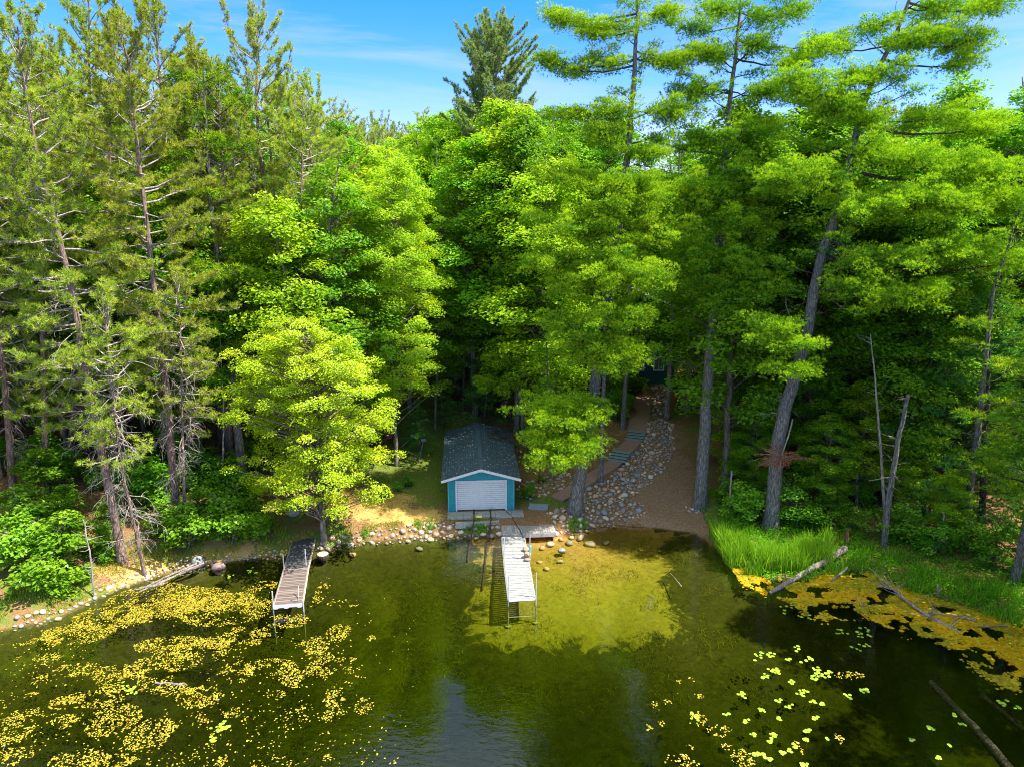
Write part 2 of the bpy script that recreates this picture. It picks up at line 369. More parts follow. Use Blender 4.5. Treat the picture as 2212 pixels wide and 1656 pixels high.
def water_mat():
    m, n, out = mat('lake_water')
    co = N(n, 'ShaderNodeTexCoord').outputs['Object']
    mp1 = N(n, 'ShaderNodeMapping', Scale=(1.0, 2.2, 1), Rotation=(0, 0, .5)); L(n, co, mp1.inputs['Vector'])
    a = noise(n, 2.2, 3, .5, vec=mp1.outputs['Vector'], dist=.4); b = noise(n, .35, 2, .5, vec=mp1.outputs['Vector'])
    pat = noise(n, .12, 2, .5, vec=co); pr = ramp(n, pat.outputs['Fac'], [(.40, (.12, .12, .12)), (.62, (1, 1, 1))])
    hh = N(n, 'ShaderNodeMath', _operation='MULTIPLY'); L(n, a.outputs['Fac'], hh.inputs[0]); L(n, pr.outputs['Color'], hh.inputs[1])
    h2 = N(n, 'ShaderNodeMath', _operation='MULTIPLY_ADD'); L(n, b.outputs['Fac'], h2.inputs[0]); h2.inputs[1].default_value = .6; L(n, hh.outputs[0], h2.inputs[2])
    nm = bump(n, h2.outputs[0], .38, .05)
    t = N(n, 'ShaderNodeBsdfTransparent', Color=(.97, .98, .94, 1)); g = N(n, 'ShaderNodeBsdfGlossy', Roughness=.03, Color=(1, 1, 1, 1))
    fr = N(n, 'ShaderNodeFresnel', IOR=1.6); L(n, nm, fr.inputs['Normal']); L(n, nm, g.inputs['Normal'])
    mx_ = N(n, 'ShaderNodeMixShader'); L(n, fr.outputs[0], mx_.inputs[0]); L(n, t.outputs[0], mx_.inputs[1]); L(n, g.outputs[0], mx_.inputs[2])
    L(n, mx_.outputs[0], out.inputs['Surface'])
    v = N(n, 'ShaderNodeVolumeAbsorption', Color=(.58, .66, .12, 1), Density=.70); L(n, v.outputs[0], out.inputs['Volume']); return m
M['water'] = water_mat()

M['teal'] = plain('teal_siding', (.010, .28, .31), .6, ns_=.35, scale=5)
M['white'] = plain('white_trim', (.60, .61, .62), .45, ns_=.06)
M['door'] = plain('white_roller_door', (.60, .63, .60), .4, ns_=.12, scale=4)
M['metal'] = plain('galvanised_metal', (.55, .57, .60), .4, .7, ns_=.25)
M['pipe'] = plain('pale_metal_pipe', (.50, .51, .49), .45, .2, ns_=.2)
M['rust_steel'] = plain('rusty_rail', (.10, .055, .04), .8, ns_=.5, scale=20)
M['black'] = plain('black_rubber', (.02, .02, .022), .6)
M['teal_cup'] = plain('teal_plastic', (.02, .32, .40), .4)
M['yellow_p'] = plain('yellow_paint', (.85, .75, .10), .5)
M['concrete'] = plain('old_concrete', (.42, .40, .36), .9, ns_=.45, scale=8, bs=.4)
M['path'] = plain('red_brown_pavers', (.34, .20, .155), .9, ns_=.25, scale=6, bs=.3)
M['step'] = plain('grey_green_step_timber', (.24, .31, .31), .8, ns_=.3, scale=9, bs=.2)
M['chair'] = plain('red_brown_chair_paint', (.30, .075, .04), .6, ns_=.3)
M['cabin'] = plain('dark_teal_siding', (.012, .085, .09), .7, ns_=.2)
M['cabin_trim'] = plain('grey_trim', (.30, .34, .38), .6, ns_=.1)
M['cabin_roof'] = plain('brown_grey_shingles', (.22, .18, .15), .85, ns_=.4, scale=6, bs=.3)
M['glass'] = plain('window_glass', (.10, .16, .22), .08, ns_=.2, spec=.8)
M['deck_dark'] = plain('dark_deck_timber', (.06, .045, .035), .8, ns_=.3)
M['pale_roof'] = plain('pale_metal_roof', (.75, .74, .72), .5, ns_=.1)
M['dock_white'] = plain('white_aluminium_dock', (.40, .40, .39), .55, ns_=.35, scale=4)
M['carpet'] = plain('wet_dark_carpet', (.040, .046, .060), .75, scale=3, c2=(.095, .085, .08), bs=.5)

def stone_mat():
    m, n, out = mat('fieldstone')
    oi = N(n, 'ShaderNodeObjectInfo'); g = N(n, 'ShaderNodeNewGeometry')
    a = N(n, 'ShaderNodeMath', _operation='ADD'); L(n, oi.outputs['Random'], a.inputs[0]); L(n, g.outputs['Random Per Island'], a.inputs[1])
    fr_ = N(n, 'ShaderNodeMath', _operation='FRACT'); L(n, a.outputs[0], fr_.inputs[0])
    r = ramp(n, fr_.outputs[0], [(0, (.22, .21, .20)), (.18, (.42, .32, .25)), (.34, (.33, .30, .27)), (.5, (.46, .29, .21)), (.66, (.52, .46, .37)), (.82, (.24, .25, .28)), (1, (.42, .36, .31))])
    r.color_ramp.interpolation = 'CONSTANT'
    x = noise(n, 14, 5, .7)
    sp = ramp(n, x.outputs['Fac'], [(.3, (.75, .72, .68)), (.7, (1.6, 1.5, 1.35))])
    c = mixc(n, 1.0, r.outputs['Color'], sp.outputs['Color'], 'MULTIPLY')
    p = N(n, 'ShaderNodeBsdfPrincipled', Roughness=.8); L(n, c, p.inputs['Base Color']); L(n, bump(n, x.outputs['Fac'], .3, .02), p.inputs['Normal']); L(n, p.outputs[0], out.inputs['Surface']); return m
M['stone'] = stone_mat()
def plank_mat(name, a, b, w=.14, axis=1, groove=.1, rough=.8):
    m, n, out = mat(name)
    co = N(n, 'ShaderNodeTexCoord').outputs['Object']; g = N(n, 'ShaderNodeNewGeometry')
    mp_ = N(n, 'ShaderNodeMapping', Scale=(1.2, 14, 1) if axis == 1 else (14, 1.2, 1)); L(n, co, mp_.inputs['Vector'])
    x = noise(n, 2.0, 6, .7, vec=mp_.outputs['Vector'])
    c = mixc(n, g.outputs['Random Per Island'], a, b)
    sp = ramp(n, x.outputs['Fac'], [(.3, (.65, .65, .65)), (.7, (1.25, 1.25, 1.25))])
    c = mixc(n, 1.0, c, sp.outputs['Color'], 'MULTIPLY')
    p = N(n, 'ShaderNodeBsdfPrincipled', Roughness=rough); L(n, c, p.inputs['Base Color']); L(n, bump(n, x.outputs['Fac'], .3, .01), p.inputs['Normal']); L(n, p.outputs[0], out.inputs['Surface']); return m
M['plank_red'] = plank_mat('weathered_red_brown_boards', (.12, .09, .08), (.25, .19, .165))
M['plank_grey'] = plank_mat('grey_composite_boards', (.26, .235, .23), (.44, .38, .35), axis=0)
def roof_mat():
    m, n, out = mat('blue_grey_shingles')
    co = N(n, 'ShaderNodeTexCoord').outputs['Object']
    br = N(n, 'ShaderNodeTexBrick', Scale=1.0, Color1=(.024, .055, .095, 1), Color2=(.045, .085, .135, 1), Mortar=(.015, .025, .035, 1))
    br.inputs['Mortar Size'].default_value = .012; br.inputs['Brick Width'].default_value = .30; br.inputs['Row Height'].default_value = .14
    mp_ = N(n, 'ShaderNodeMapping', Rotation=(0, 0, pi / 2)); L(n, co, mp_.inputs['Vector']); L(n, mp_.outputs['Vector'], br.inputs['Vector'])
    x = noise(n, 3, 6, .7, vec=co); c = mixc(n, 1.0, br.outputs['Color'], ramp(n, x.outputs['Fac'], [(.3, (.7, .7, .7)), (.7, (1.35, 1.3, 1.25))]).outputs['Color'], 'MULTIPLY')
    # lichen and fallen leaf specks
    vo = N(n, 'ShaderNodeTexVoronoi', Scale=5.5); L(n, co, vo.inputs['Vector'])
    nn = noise(n, .9, 3, .6, vec=co)
    th = N(n, 'ShaderNodeMapRange', **{'From Min': .40, 'From Max': .75, 'To Min': .10, 'To Max': .34}); L(n, nn.outputs['Fac'], th.inputs['Value'])
    lt = N(n, 'ShaderNodeMath', _operation='LESS_THAN'); L(n, vo.outputs['Distance'], lt.inputs[0]); L(n, th.outputs[0], lt.inputs[1])
    sx = N(n, 'ShaderNodeSeparateColor'); L(n, vo.outputs['Color'], sx.inputs[0]); g2 = N(n, 'ShaderNodeMath', _operation='GREATER_THAN'); L(n, sx.outputs[0], g2.inputs[0]); g2.inputs[1].default_value = .45
    ml = N(n, 'ShaderNodeMath', _operation='MULTIPLY'); L(n, lt.outputs[0], ml.inputs[0]); L(n, g2.outputs[0], ml.inputs[1])
    c = mixc(n, ml.outputs[0], c, (.55, .60, .60))
    p = N(n, 'ShaderNodeBsdfPrincipled', Roughness=.8); L(n, c, p.inputs['Base Color']); L(n, bump(n, br.outputs['Fac'], .3, -.01), p.inputs['Normal']); L(n, p.outputs[0], out.inputs['Surface']); return m
M['roof'] = roof_mat()

# ------------------------------------------------------------------ terrain, lake bed and water
def axis(segs):
    out = []
    for a, b, st in segs: out += list(np.arange(a, b, st))
    return np.array(out + [segs[-1][1]])
gx = axis([(-1600, -200, 140), (-200, -60, 7), (-60, -26, 1.2), (-26, 26, .36), (26, 60, 1.2), (60, 200, 7), (200, 1600, 140)])
gy = axis([(-500, -100, 50), (-100, 10, 5), (10, 52, .36), (52, 80, .8), (80, 160, 2.5), (160, 400, 20), (400, 2500, 150)])
X, Y = np.meshgrid(gx, gy); P = np.stack([X.ravel(), Y.ravel()], 1); Z = height(P)
ny, nx = X.shape
idx = np.arange(nx * ny).reshape(ny, nx)
G = Geo(); G.add(np.column_stack([P, Z]), np.stack([idx[:-1, :-1], idx[:-1, 1:], idx[1:, 1:], idx[1:, :-1]], -1).reshape(-1, 4))
gr = struct('ground', G, M['ground'], smooth=True)
S = shore_dist(P)
def blob(cx, cy_, rx, ry): return np.exp(-((P[:, 0] - cx) / rx) ** 2 - ((P[:, 1] - cy_) / ry) ** 2)
og = g1(800, 1085); og2 = g1(900, 1115); lawn = g1(900, 1000); bt = g1(1450, 1090)
zone = np.zeros((len(P), 4))
zone[:, 0] = np.clip(1.35 * blob(lawn[0], lawn[1] + 1, 4.5, 7.5) + .9 * blob(0.5, 42.2, 4, 1.3) + .55 * (P[:, 0] > 12) * (S < 5) + .5 * (P[:, 0] < -10) * (S < 4) + .5 * blob(14, 50, 3, 14), 0, 1)
zone[:, 1] = np.clip(1.5 * blob(og[0] - .2, og[1] + .2, 2.6, 2.2) + 1.1 * blob(og2[0], og2[1], 2.0, .9) + .9 * blob(-16, 36.2, 2.2, 1.2) + .9 * blob(-19.5, 33.6, 3, 1.2) + .6 * blob(6, 51, 3, 3), 0, 1)
zone[:, 2] = np.clip(1.3 * blob(bt[0], bt[1], 2.6, 4.5) + .8 * blob(11, 52, 2.5, 6), 0, 1)
zone[:, 3] = np.clip(1.0 * np.exp(-((P[:, 0] - 3.4) / 6.0) ** 4) * .56 * (S < 0) * np.clip((P[:, 1] - 27) / 4, 0, 1) + .12 + .25 * (S < 0) * np.exp(S / .8), 0, 1)  # sandy shallows; the pale patch is cut to the outline of the sunlit water
ca = gr.data.attributes.new('zone', 'FLOAT_COLOR', 'POINT'); ca.data.foreach_set('color', zone.astype(np.float32).ravel())
G = Geo()
wx = axis([(-1550, -60, 60), (-60, 60, 4), (60, 1550, 60)]); 
x0, x1, y0, y1 = -1550, 1550, -480, 90
G.add([[x0, y0, 0], [x1, y0, 0], [x1, y1, 0], [x0, y1, 0], [x0, y0, -9], [x1, y0, -9], [x1, y1, -9], [x0, y1, -9]],
      [[0, 1, 2, 3], [7, 6, 5, 4], [0, 4, 5, 1], [1, 5, 6, 2], [2, 6, 7, 3], [3, 7, 4, 0]])
struct('water', G, M['water'])

# ------------------------------------------------------------------ plants
def along(path, t):
    """points at the fractions t of the polyline's length, with radius fractions"""
    path = np.asarray(path, float); d = np.concatenate([[0], np.cumsum(np.linalg.norm(np.diff(path, axis=0), axis=1))]); d /= d[-1]
    return np.stack([np.interp(t, d, path[:, i]) for i in range(3)], -1)
def bend(path, n=26, wob=.05, r=None):
    """resample a path smoothly"""
    path = np.asarray(path, float); t = np.linspace(0, 1, n); p = along(path, t)
    for _ in range(2): p[1:-1] = (p[:-2] + 2 * p[1:-1] + p[2:]) / 4
    if r is not None: p[2:-1, :2] += r.normal(0, wob, (n - 3, 2))
    return p
def trunk(geo, path, rb, rt=.02, mat_=0, sides=9, flare=.5, r=None):
    n = 30; p = bend(path, n, .02, r); t = np.linspace(0, 1, n)
    p0 = along(path, t); tt = np.concatenate([[0], np.cumsum(np.linalg.norm(np.diff(p, axis=0), axis=1))])
    R = rt + (rb - rt) * (1 - t) ** .85 + rb * flare * np.exp(-tt / .35)
    p[0, 2] -= .35
    geo.tubes(p, R, sides, mat_)
    return p
def poly_at(PL, i, s):
    """PL (N,K,3): point and direction of polyline i at fraction s"""
    K = PL.shape[1]; q = np.clip(s, 0, .9999) * (K - 1); k = q.astype(int); f = (q - k)[:, None]
    a, b = PL[i, k], PL[i, k + 1]; return a * (1 - f) + b * f, nrm(b - a)
def needles(geo, C, D, size, K, width, r, spread=.75, tip=None, mat_=0, curve=0):
    n = len(C)
    if n == 0: return
    d = nrm(np.repeat(D, K, 0) + r.normal(0, spread, (n * K, 3)))
    s = np.repeat(np.broadcast_to(size, (n,)), K)[:, None] * r.uniform(.7, 1.15, (n * K, 1))
    c = np.repeat(C, K, 0); side = nrm(np.cross(d, r.normal(0, 1, (n * K, 3)))) * (s * width)
    V = np.stack([c + side - d * s * .05, c - side - d * s * .05, c + d * s], 1).reshape(-1, 3)
    tp = 0.0 if tip is None else np.repeat(np.repeat(tip, K), 3)
    geo.add(V, np.arange(n * K * 3).reshape(-1, 3), mat_, tp)
def leaves(geo, C, Nn, size, r, tip=None, aspect=.62, mat_=0, fold=.25):
    n = len(C)
    if n == 0: return
    Nn = nrm(Nn); u = nrm(np.cross(Nn, r.normal(0, 1, (n, 3)))); v = np.cross(Nn, u)
    s = (np.broadcast_to(size, (n,)) * r.uniform(.65, 1.25, n))[:, None] * .5
    up = Nn * s * fold
    V = np.stack([C - u * s, C - v * s * aspect + up, C + u * s, C + v * s * aspect + up], 1).reshape(-1, 3)
    geo.add(V, np.arange(n * 4).reshape(-1, 4), mat_, 0.0 if tip is None else np.repeat(tip, 4))

def limbs(path, ts, az, el0, L_, r, K=7, curl=.0, wob=.06):
    """limbs leaving the trunk at fraction ts, azimuth az, starting elevation el0, turning by curl"""
    o = along(path, ts); n = len(ts); P_ = np.zeros((n, K, 3)); P_[:, 0] = o
    st = (L_ / (K - 1))
    a = az.copy(); e = el0.copy()
    for k in range(1, K):
        d = np.stack([np.cos(e) * np.cos(a), np.cos(e) * np.sin(a), np.sin(e)], -1); P_[:, k] = P_[:, k - 1] + d * st[:, None]
        a = a + r.normal(0, wob * 2, n); e = e + curl / (K - 1) + r.normal(0, wob, n)
    return P_

def red_pine(path, rb, r, t0=.36, Lm=2.5, detail=1.0, dead=True, top_round=1.0, dead_t=(.12, .55), nw=1.0, lp=(.75, 1.0, 1.0, .85, .34), top_el=62):
    """a red pine: bare lower stem with dead drooping branches, tufted upper crown; returns (wood, needles)"""
    wood, fol = Geo(), Geo(); path = np.asarray(path, float)
    H = np.linalg.norm(path[-1] - path[0]); trunk(wood, path, rb, .03, 0, 8, .35, r)
    nl = int(H * (1 - t0) * 5.4 * nw); t = t0 + (1 - t0) * np.linspace(0, .985, nl) + r.normal(0, .006, nl); t = np.clip(t, 0, .99)
    q = (t - t0) / (1 - t0)
    Lp = Lm * 1.2 * (np.interp(q, [0, .25, .6, .85, 1], lp)) * r.uniform(.55, 1.2, nl)
    az = np.cumsum(np.full(nl, 2.4)) + r.normal(0, .5, nl)
    el = np.radians(np.interp(q, [0, .4, .8, 1], [-22, 0, min(32, top_el), top_el])) + r.normal(0, .2, nl)
    PL = limbs(path, t, az, el, Lp, r, 7, .45, .15)
    ks = np.linspace(0, 1, 7)[None]
    wood.tubes(PL, np.maximum(.045 * (Lp / Lm)[:, None] * (1 - ks * .8), .010), 4, 1)
    # twigs with tufts
    nt_ = np.maximum(4, (Lp * 7.2 * detail)).astype(int); I = np.repeat(np.arange(nl), nt_); s = r.uniform(.34, 1.0, len(I)); s[np.cumsum(nt_) - 1] = 1.0
    B, D = poly_at(PL, I, s)
    side = nrm(np.cross(D, A(0, 0, 1))) * r.choice([-1, 1], len(I))[:, None]
    td = nrm(D * .7 + side * r.uniform(.1, .9, (len(I), 1)) + A(0, 0, 1) * r.uniform(-.05, .6, (len(I), 1)))
    tl = r.uniform(.22, .62, len(I)) * np.interp(q[I], [0, 1], [1.1, .7]); tl[s == 1.0] = .15
    E = B + td * tl[:, None] + A(0, 0, .05)
    Pm = (B + E) / 2 - A(0, 0, .03)
    wood.tubes(np.stack([B, Pm, E], 1), np.tile([.012, .010, .008], (len(I), 1)), 3, 1)
    C = [E]; DD = [td]; 
    m = r.random(len(I)) < .75; f = r.uniform(.35, .8, m.sum())[:, None]
    C.append(B[m] * (1 - f) + E[m] * f + r.normal(0, .05, (m.sum(), 3))); DD.append(nrm(td[m] + r.normal(0, .6, (m.sum(), 3))))
    C = np.vstack(C); DD = nrm(np.vstack(DD) + A(0, 0, .35))
    tip = np.clip(r.normal(.12, .22, len(C)), 0, 1)
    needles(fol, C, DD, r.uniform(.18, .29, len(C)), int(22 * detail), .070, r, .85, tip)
    if dead:
        nd = int(H * (dead_t[1] - dead_t[0]) * 4.6); t = r.uniform(dead_t[0], dead_t[1], nd); Ld = r.uniform(.7, 2.6, nd) * np.interp(t, dead_t, [.7, 1.1])
        PD = limbs(path, t, r.uniform(0, 2 * pi, nd), r.normal(-.25, .3, nd), Ld, r, 8, -.7, .18)
        ks = np.linspace(0, 1, 8)[None]
        wood.tubes(PD, np.maximum((.030 * (Ld / 2))[:, None] * (1 - ks * .8), .009), 4, 2)
        I = np.repeat(np.arange(nd), 5); s = r.uniform(.3, .98, len(I)); B, D = poly_at(PD, I, s)
        d2 = nrm(D + r.normal(0, .55, D.shape) + A(0, 0, -.25)); l = r.uniform(.3, 1.0, len(I))[:, None]
        wood.tubes(np.stack([B, B + d2 * l * .5 + r.normal(0, .06, B.shape), B + d2 * l + r.normal(0, .08, B.shape) + A(0, 0, -.1)], 1), np.tile([.012, .010, .007], (len(I), 1)), 3, 2)
    return wood, fol

def white_pine(path, rb, r, t0=.3, Lm=4.0, detail=1.0, pads=(), prof=None, droop=0.0, dens=1.0, tsize=.155, tipb=.5, dead=0, wide=1.0, nn=8, bsz=1.12):
    """a white pine: spreading limbs that carry flat plumes of soft needles; pads = (target point, trunk fraction, spread)"""
    wood, fol = Geo(), Geo(); path = np.asarray(path, float); H = np.linalg.norm(path[-1] - path[0]); trunk(wood, path, rb, .03, 0, 10, .4, r)
    nl = int(H * (1 - t0) * 2.6 * dens); t = np.clip(t0 + (1 - t0) * np.linspace(0, .98, nl) + r.normal(0, .01, nl), 0, .985); q = (t - t0) / (1 - t0)
    pr = prof or ([0, .3, .6, .85, 1], [.8, 1, .85, .55, .2])
    Lp = Lm * np.interp(q, *pr) * r.uniform(.5, 1.2, nl); az = np.cumsum(np.full(nl, 2.4)) + r.normal(0, .7, nl)
    el = np.radians(np.interp(q, [0, .5, 1], [-4, 8, 42])) + r.normal(0, .14, nl) - droop
    K = 8; PL = limbs(path, t, az, el, Lp, r, K, .30, .09)
    if len(pads):
        PP = []
        for (tg, tt, sp) in pads:
            o = along(path, np.array([tt]))[0]; f = np.linspace(0, 1, K)[:, None]; mid = A(0, 0, -.25 * np.linalg.norm(tg - o) * .3)
            PP.append(o * (1 - f) + tg * f + mid * 4 * f * (1 - f) + r.normal(0, .06, (K, 3)) * np.minimum(f * 4, 1) * (1 - f))
        PP = np.array(PP); PL = np.concatenate([PL, PP]); Lq = np.linalg.norm(PP[:, -1] - PP[:, 0], axis=1); Lp = np.concatenate([Lp, Lq]); q = np.concatenate([q, [.4] * len(PP)])
        spd = np.concatenate([np.zeros(nl), [p[2] for p in pads]])
    else: spd = np.zeros(nl)
    n = len(PL); ks = np.linspace(0, 1, K)[None]
    wood.tubes(PL, np.maximum(.022 * Lp[:, None] ** .8 * (1 - ks * .85), .010), 5, 1)
    # branchlets, each carrying soft billows of needles
    nb = np.maximum(4, Lp * 3.4 * wide).astype(int) + (spd * 22).astype(int)
    I = np.repeat(np.arange(n), nb); u = r.random(len(I)); pad = spd[I] > 0
    s = np.where(pad, 1 - u * np.clip(1.3 * spd[I] / Lp[I], .15, .6), .22 + .78 * u ** .8)
    B, D = poly_at(PL, I, s); D[:, 2] *= .3; D = nrm(D)
    side = nrm(np.cross(D, A(0, 0, 1))) * r.choice([-1, 1], len(I))[:, None]
    bl = (.30 + .22 * Lp[I] * (1.1 - s)) * r.uniform(.6, 1.3, len(I)) * wide
    bl = np.where(pad, spd[I] * r.uniform(.25, 1.35, len(I)), bl)
    ang = r.uniform(.3, 1.15, (len(I), 1)); ang = np.where(pad[:, None], r.uniform(0, 2.4, (len(I), 1)), ang)
    bd = nrm(D * np.cos(ang) + side * np.sin(ang) + A(0, 0, 1) * r.uniform(-.02, .30, (len(I), 1)))
    E = B + bd * bl[:, None]; E[:, 2] += np.where(pad, r.uniform(-.45, .30, len(I)) * spd[I], 0)
    wood.tubes(np.stack([B, (B + E) / 2 - A(0, 0, .02), E], 1), np.tile([.012, .009, .006], (len(I), 1)), 3, 1)
    nbl = np.maximum(1, bl / .36).astype(int); J = np.repeat(np.arange(len(I)), nbl)
    f = 1 - r.random(len(J)) ** 1.3 * .8; f[np.cumsum(nbl) - 1] = 1.0; Cb = B[J] * (1 - f[:, None]) + E[J] * f[:, None] + r.normal(0, .05, (len(J), 3))
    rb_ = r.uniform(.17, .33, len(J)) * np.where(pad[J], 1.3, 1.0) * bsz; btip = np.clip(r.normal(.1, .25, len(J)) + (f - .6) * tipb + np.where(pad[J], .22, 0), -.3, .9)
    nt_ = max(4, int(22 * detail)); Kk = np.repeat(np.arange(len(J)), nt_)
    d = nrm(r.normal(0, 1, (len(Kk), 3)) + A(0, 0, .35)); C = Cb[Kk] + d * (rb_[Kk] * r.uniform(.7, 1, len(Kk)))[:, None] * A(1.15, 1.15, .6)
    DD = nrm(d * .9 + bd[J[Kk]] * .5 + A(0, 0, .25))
    tip = np.clip(btip[Kk] + np.clip(d[:, 2], -.2, 1) * tipb + r.normal(0, .08, len(Kk)), 0, 1)  # pale new growth, plus sunlit tops of the billows painted into the colour
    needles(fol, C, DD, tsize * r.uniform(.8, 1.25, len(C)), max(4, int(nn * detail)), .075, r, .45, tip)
    if dead:
        td = r.uniform(.12, t0 + .1, dead); Ld = r.uniform(.6, 2.2, dead); PD = limbs(path, td, r.uniform(0, 2 * pi, dead), r.normal(-.1, .3, dead), Ld, r, 7, -.3, .2)
        wood.tubes(PD, np.maximum(.03 * (1 - ks[:, :7] * .9), .008) * np.ones((dead, 1)), 4, 2)
        I = np.repeat(np.arange(dead), 3); s = r.uniform(.4, .95, len(I)); B, D = poly_at(PD, I, s); d2 = nrm(D + r.normal(0, .6, D.shape)); l = r.uniform(.2, .7, (len(I), 1))
        wood.tubes(np.stack([B, B + d2 * l * .5, B + d2 * l + r.normal(0, .05, B.shape)], 1), np.tile([.012, .010, .007], (len(I), 1)), 3, 2)
    return wood, fol

def broadleaf(path, rb, r, cz=(.25, 1.0), Rm=2.6, nc=150, per=170, leaf=.17, flat=.40, prof=None, tipb=.3, cl=(.55, 1.05), shell=.55, lean=(0, 0)):
    """a broadleaf tree: leaves in layered sprays around limb ends"""
    wood, fol = Geo(), Geo(); path = np.asarray(path, float); H = np.linalg.norm(path[-1] - path[0]); trunk(wood, path, rb, .02, 0, 8, .35, r)
    q = r.random(nc) ** .9; pr = prof or ([0, .2, .5, .8, 1], [.55, .95, 1, .7, .15])
    Rq = Rm * np.interp(q, *pr); a = r.uniform(0, 2 * pi, nc); rad = Rq * (shell + (1 - shell) * r.random(nc)) * r.uniform(.75, 1.12, nc)
    rad = np.where(r.random(nc) < .18, rad * r.uniform(.15, .7, nc), rad)
    zf = cz[0] + (cz[1] - cz[0]) * q; ax = along(path, zf)
    C = ax + np.stack([np.cos(a) * rad + lean[0] * q, np.sin(a) * rad + lean[1] * q, r.normal(0, .2, nc) - rad * .06], -1)
    to = np.clip(zf - rad / H * .75, .1, .97); o = along(path, to); K = 6; f = np.linspace(0, 1, K)[None, :, None]
    PL = o[:, None] * (1 - f) + C[:, None] * f + A(0, 0, .12) * (rad[:, None, None]) * 4 * f * (1 - f) * .4 + r.normal(0, .05, (nc, K, 3)) * (f > 0)
    L_ = np.linalg.norm(C - o, axis=1); wood.tubes(PL, np.maximum((.010 + .012 * L_)[:, None] * (1 - np.linspace(0, 1, K)[None] * .85), .006), 4, 1)
    sz = r.uniform(*cl, nc) * np.interp(q, [0, .8, 1], [1.1, 1, .6]); I = np.repeat(np.arange(nc), (per * (sz / np.mean(cl)) ** 2).astype(int)); n = len(I)
    d = r.normal(0, 1, (n, 3)); d = nrm(d) * (r.random((n, 1)) ** .45)
    out = nrm(C - ax); out = out[I]
    off = d * sz[I][:, None] * A(1, 1, flat)
    dist = np.hypot(off[:, 0], off[:, 1]); off[:, 2] -= .30 * dist ** 2 / sz[I]      # sprays droop at the rim
    Pp = C[I] + off
    Nn = A(0, 0, 1) + r.normal(0, .38, (n, 3)) + out * A(1, 1, 0) * .35
    tip = np.clip(tipb * (.35 + off[:, 2] / (sz[I] * flat) * .6) + r.normal(0, .15, n) + (r.random(nc) < .15)[I] * .25, 0, 1)  # upper leaves of each spray paler, its sunlit top put into the colour
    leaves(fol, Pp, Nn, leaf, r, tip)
    return wood, fol

def tree_things(name, label, cat, base, wood, fol, mw, mf, group=None, limbs_=None):
    t = thing(name, label, cat, tuple(base), 0, group)
    wood.obj('trunk', mw, t, smooth=True); fol.obj('crown', mf, t, tips=True)
    return t
def clone(proto, loc, rz, sc, label, group, name=None, tilt=(0, 0)):
    c = copy_tree(proto); c.location = loc; c.rotation_euler = (tilt[0], tilt[1], rz); c.scale = sc if hasattr(sc, '__len__') else (sc,) * 3
    c['label'] = label
    if group: c['group'] = group
    elif 'group' in c: del c['group']
    return c
def px_path(pts, Y0, base=None):
    """a trunk seen through the listed points, standing at depth Y0 (local to its base)"""
    w = np.array([at_y(x, y, Y0) for x, y in pts]); return w - w[0]

WP = [M['bark_white'], M['bark_dark'], M['dead']]
RPm = [M['bark_red'], M['dead'], M['dead']]
BL = [M['bark_maple'], M['bark_maple']]

# ---- the red pines on the left bank
def key_base(x, y):
    p = g1(x, y); return p
def key_red(pts, label, rb, seed, **kw):
    b = key_base(*pts[0]); path = px_path(pts, b[1]); r = np.random.default_rng(seed)
    path[1:, 1] += r.normal(0, .25, len(path) - 1)
    w_, f_ = red_pine(path, rb, r, **kw)
    return tree_things('red_pine', label, 'pine tree', b, w_, f_, RPm, M['red_pine'], 'red pines on the left bank')
key_red([(265, 1210), (200, 880), (150, 650), (110, 470), (75, 310), (55, 170), (42, 60)], 'tall red pine nearest the left edge of the shore, tufted with many bare drooping branches', .24, 11, Lm=3.0, t0=.30, detail=1.1)
key_red([(385, 1140), (350, 740), (320, 560), (300, 380), (285, 240), (272, 130), (262, 70)], 'tall red pine with thick straight pinkish trunk above the leafy shrubs', .24, 12, Lm=3.1, t0=.34, detail=1.1)
key_red([(432, 1010), (410, 700), (385, 490), (362, 330), (345, 190), (326, 15)], 'taller red pine just behind the thick pinkish trunk, its top standing against the sky', .24, 13, Lm=3.4, t0=.36)
key_red([(622, 960), (600, 700), (585, 560), (570, 380), (562, 250), (558, 50)], 'red pine rising behind the yellow maple, with a dark tufted top against the sky', .24, 14, Lm=3.2, t0=.40, dead_t=(.25, .6))
key_red([(313, 1240), (277, 1036), (240, 780), (222, 640)], 'thin young red pine with slender stem leaning beside the thick pine at the shore', .10, 15, Lm=1.5, t0=.42, dead_t=(.05, .8), detail=.9)
key_red([(402, 1160), (400, 1060), (390, 860), (383, 700), (378, 600)], 'slender red pine stem with bare twisted branches right of the thick pinkish trunk', .09, 16, Lm=1.6, t0=.45, dead_t=(.1, .8), detail=.9)
key_red([(150, 1010), (175, 700), (190, 400), (196, 150), (198, -5)], 'very tall red pine farther back whose top is the highest of the left group', .24, 17, Lm=3.4, t0=.42, dead_t=(.3, .6))
key_red([(30, 1080), (10, 800), (-20, 400), (-30, 90)], 'red pine cut by the left edge of the view with low tufted boughs', .22, 18, Lm=3.2, t0=.22, dead_t=(.1, .5))
key_red([(100, 1060), (95, 700), (92, 400), (90, 175)], 'lower red pine in the second row between the two pines at the left edge', .2, 51, Lm=3.4, t0=.45, dead_t=(.3, .5), detail=1.2)
key_red([(250, 1040), (240, 700), (236, 400), (238, 120)], 'second row red pine just left of the thick straight pinkish trunk', .2, 52, Lm=3.4, t0=.5, dead_t=(.3, .5), detail=1.2)
key_red([(420, 1000), (425, 700), (428, 400), (430, 150)], 'second row red pine just right of the thick straight pinkish trunk', .2, 53, Lm=3.4, t0=.48, dead_t=(.3, .5), detail=1.2)
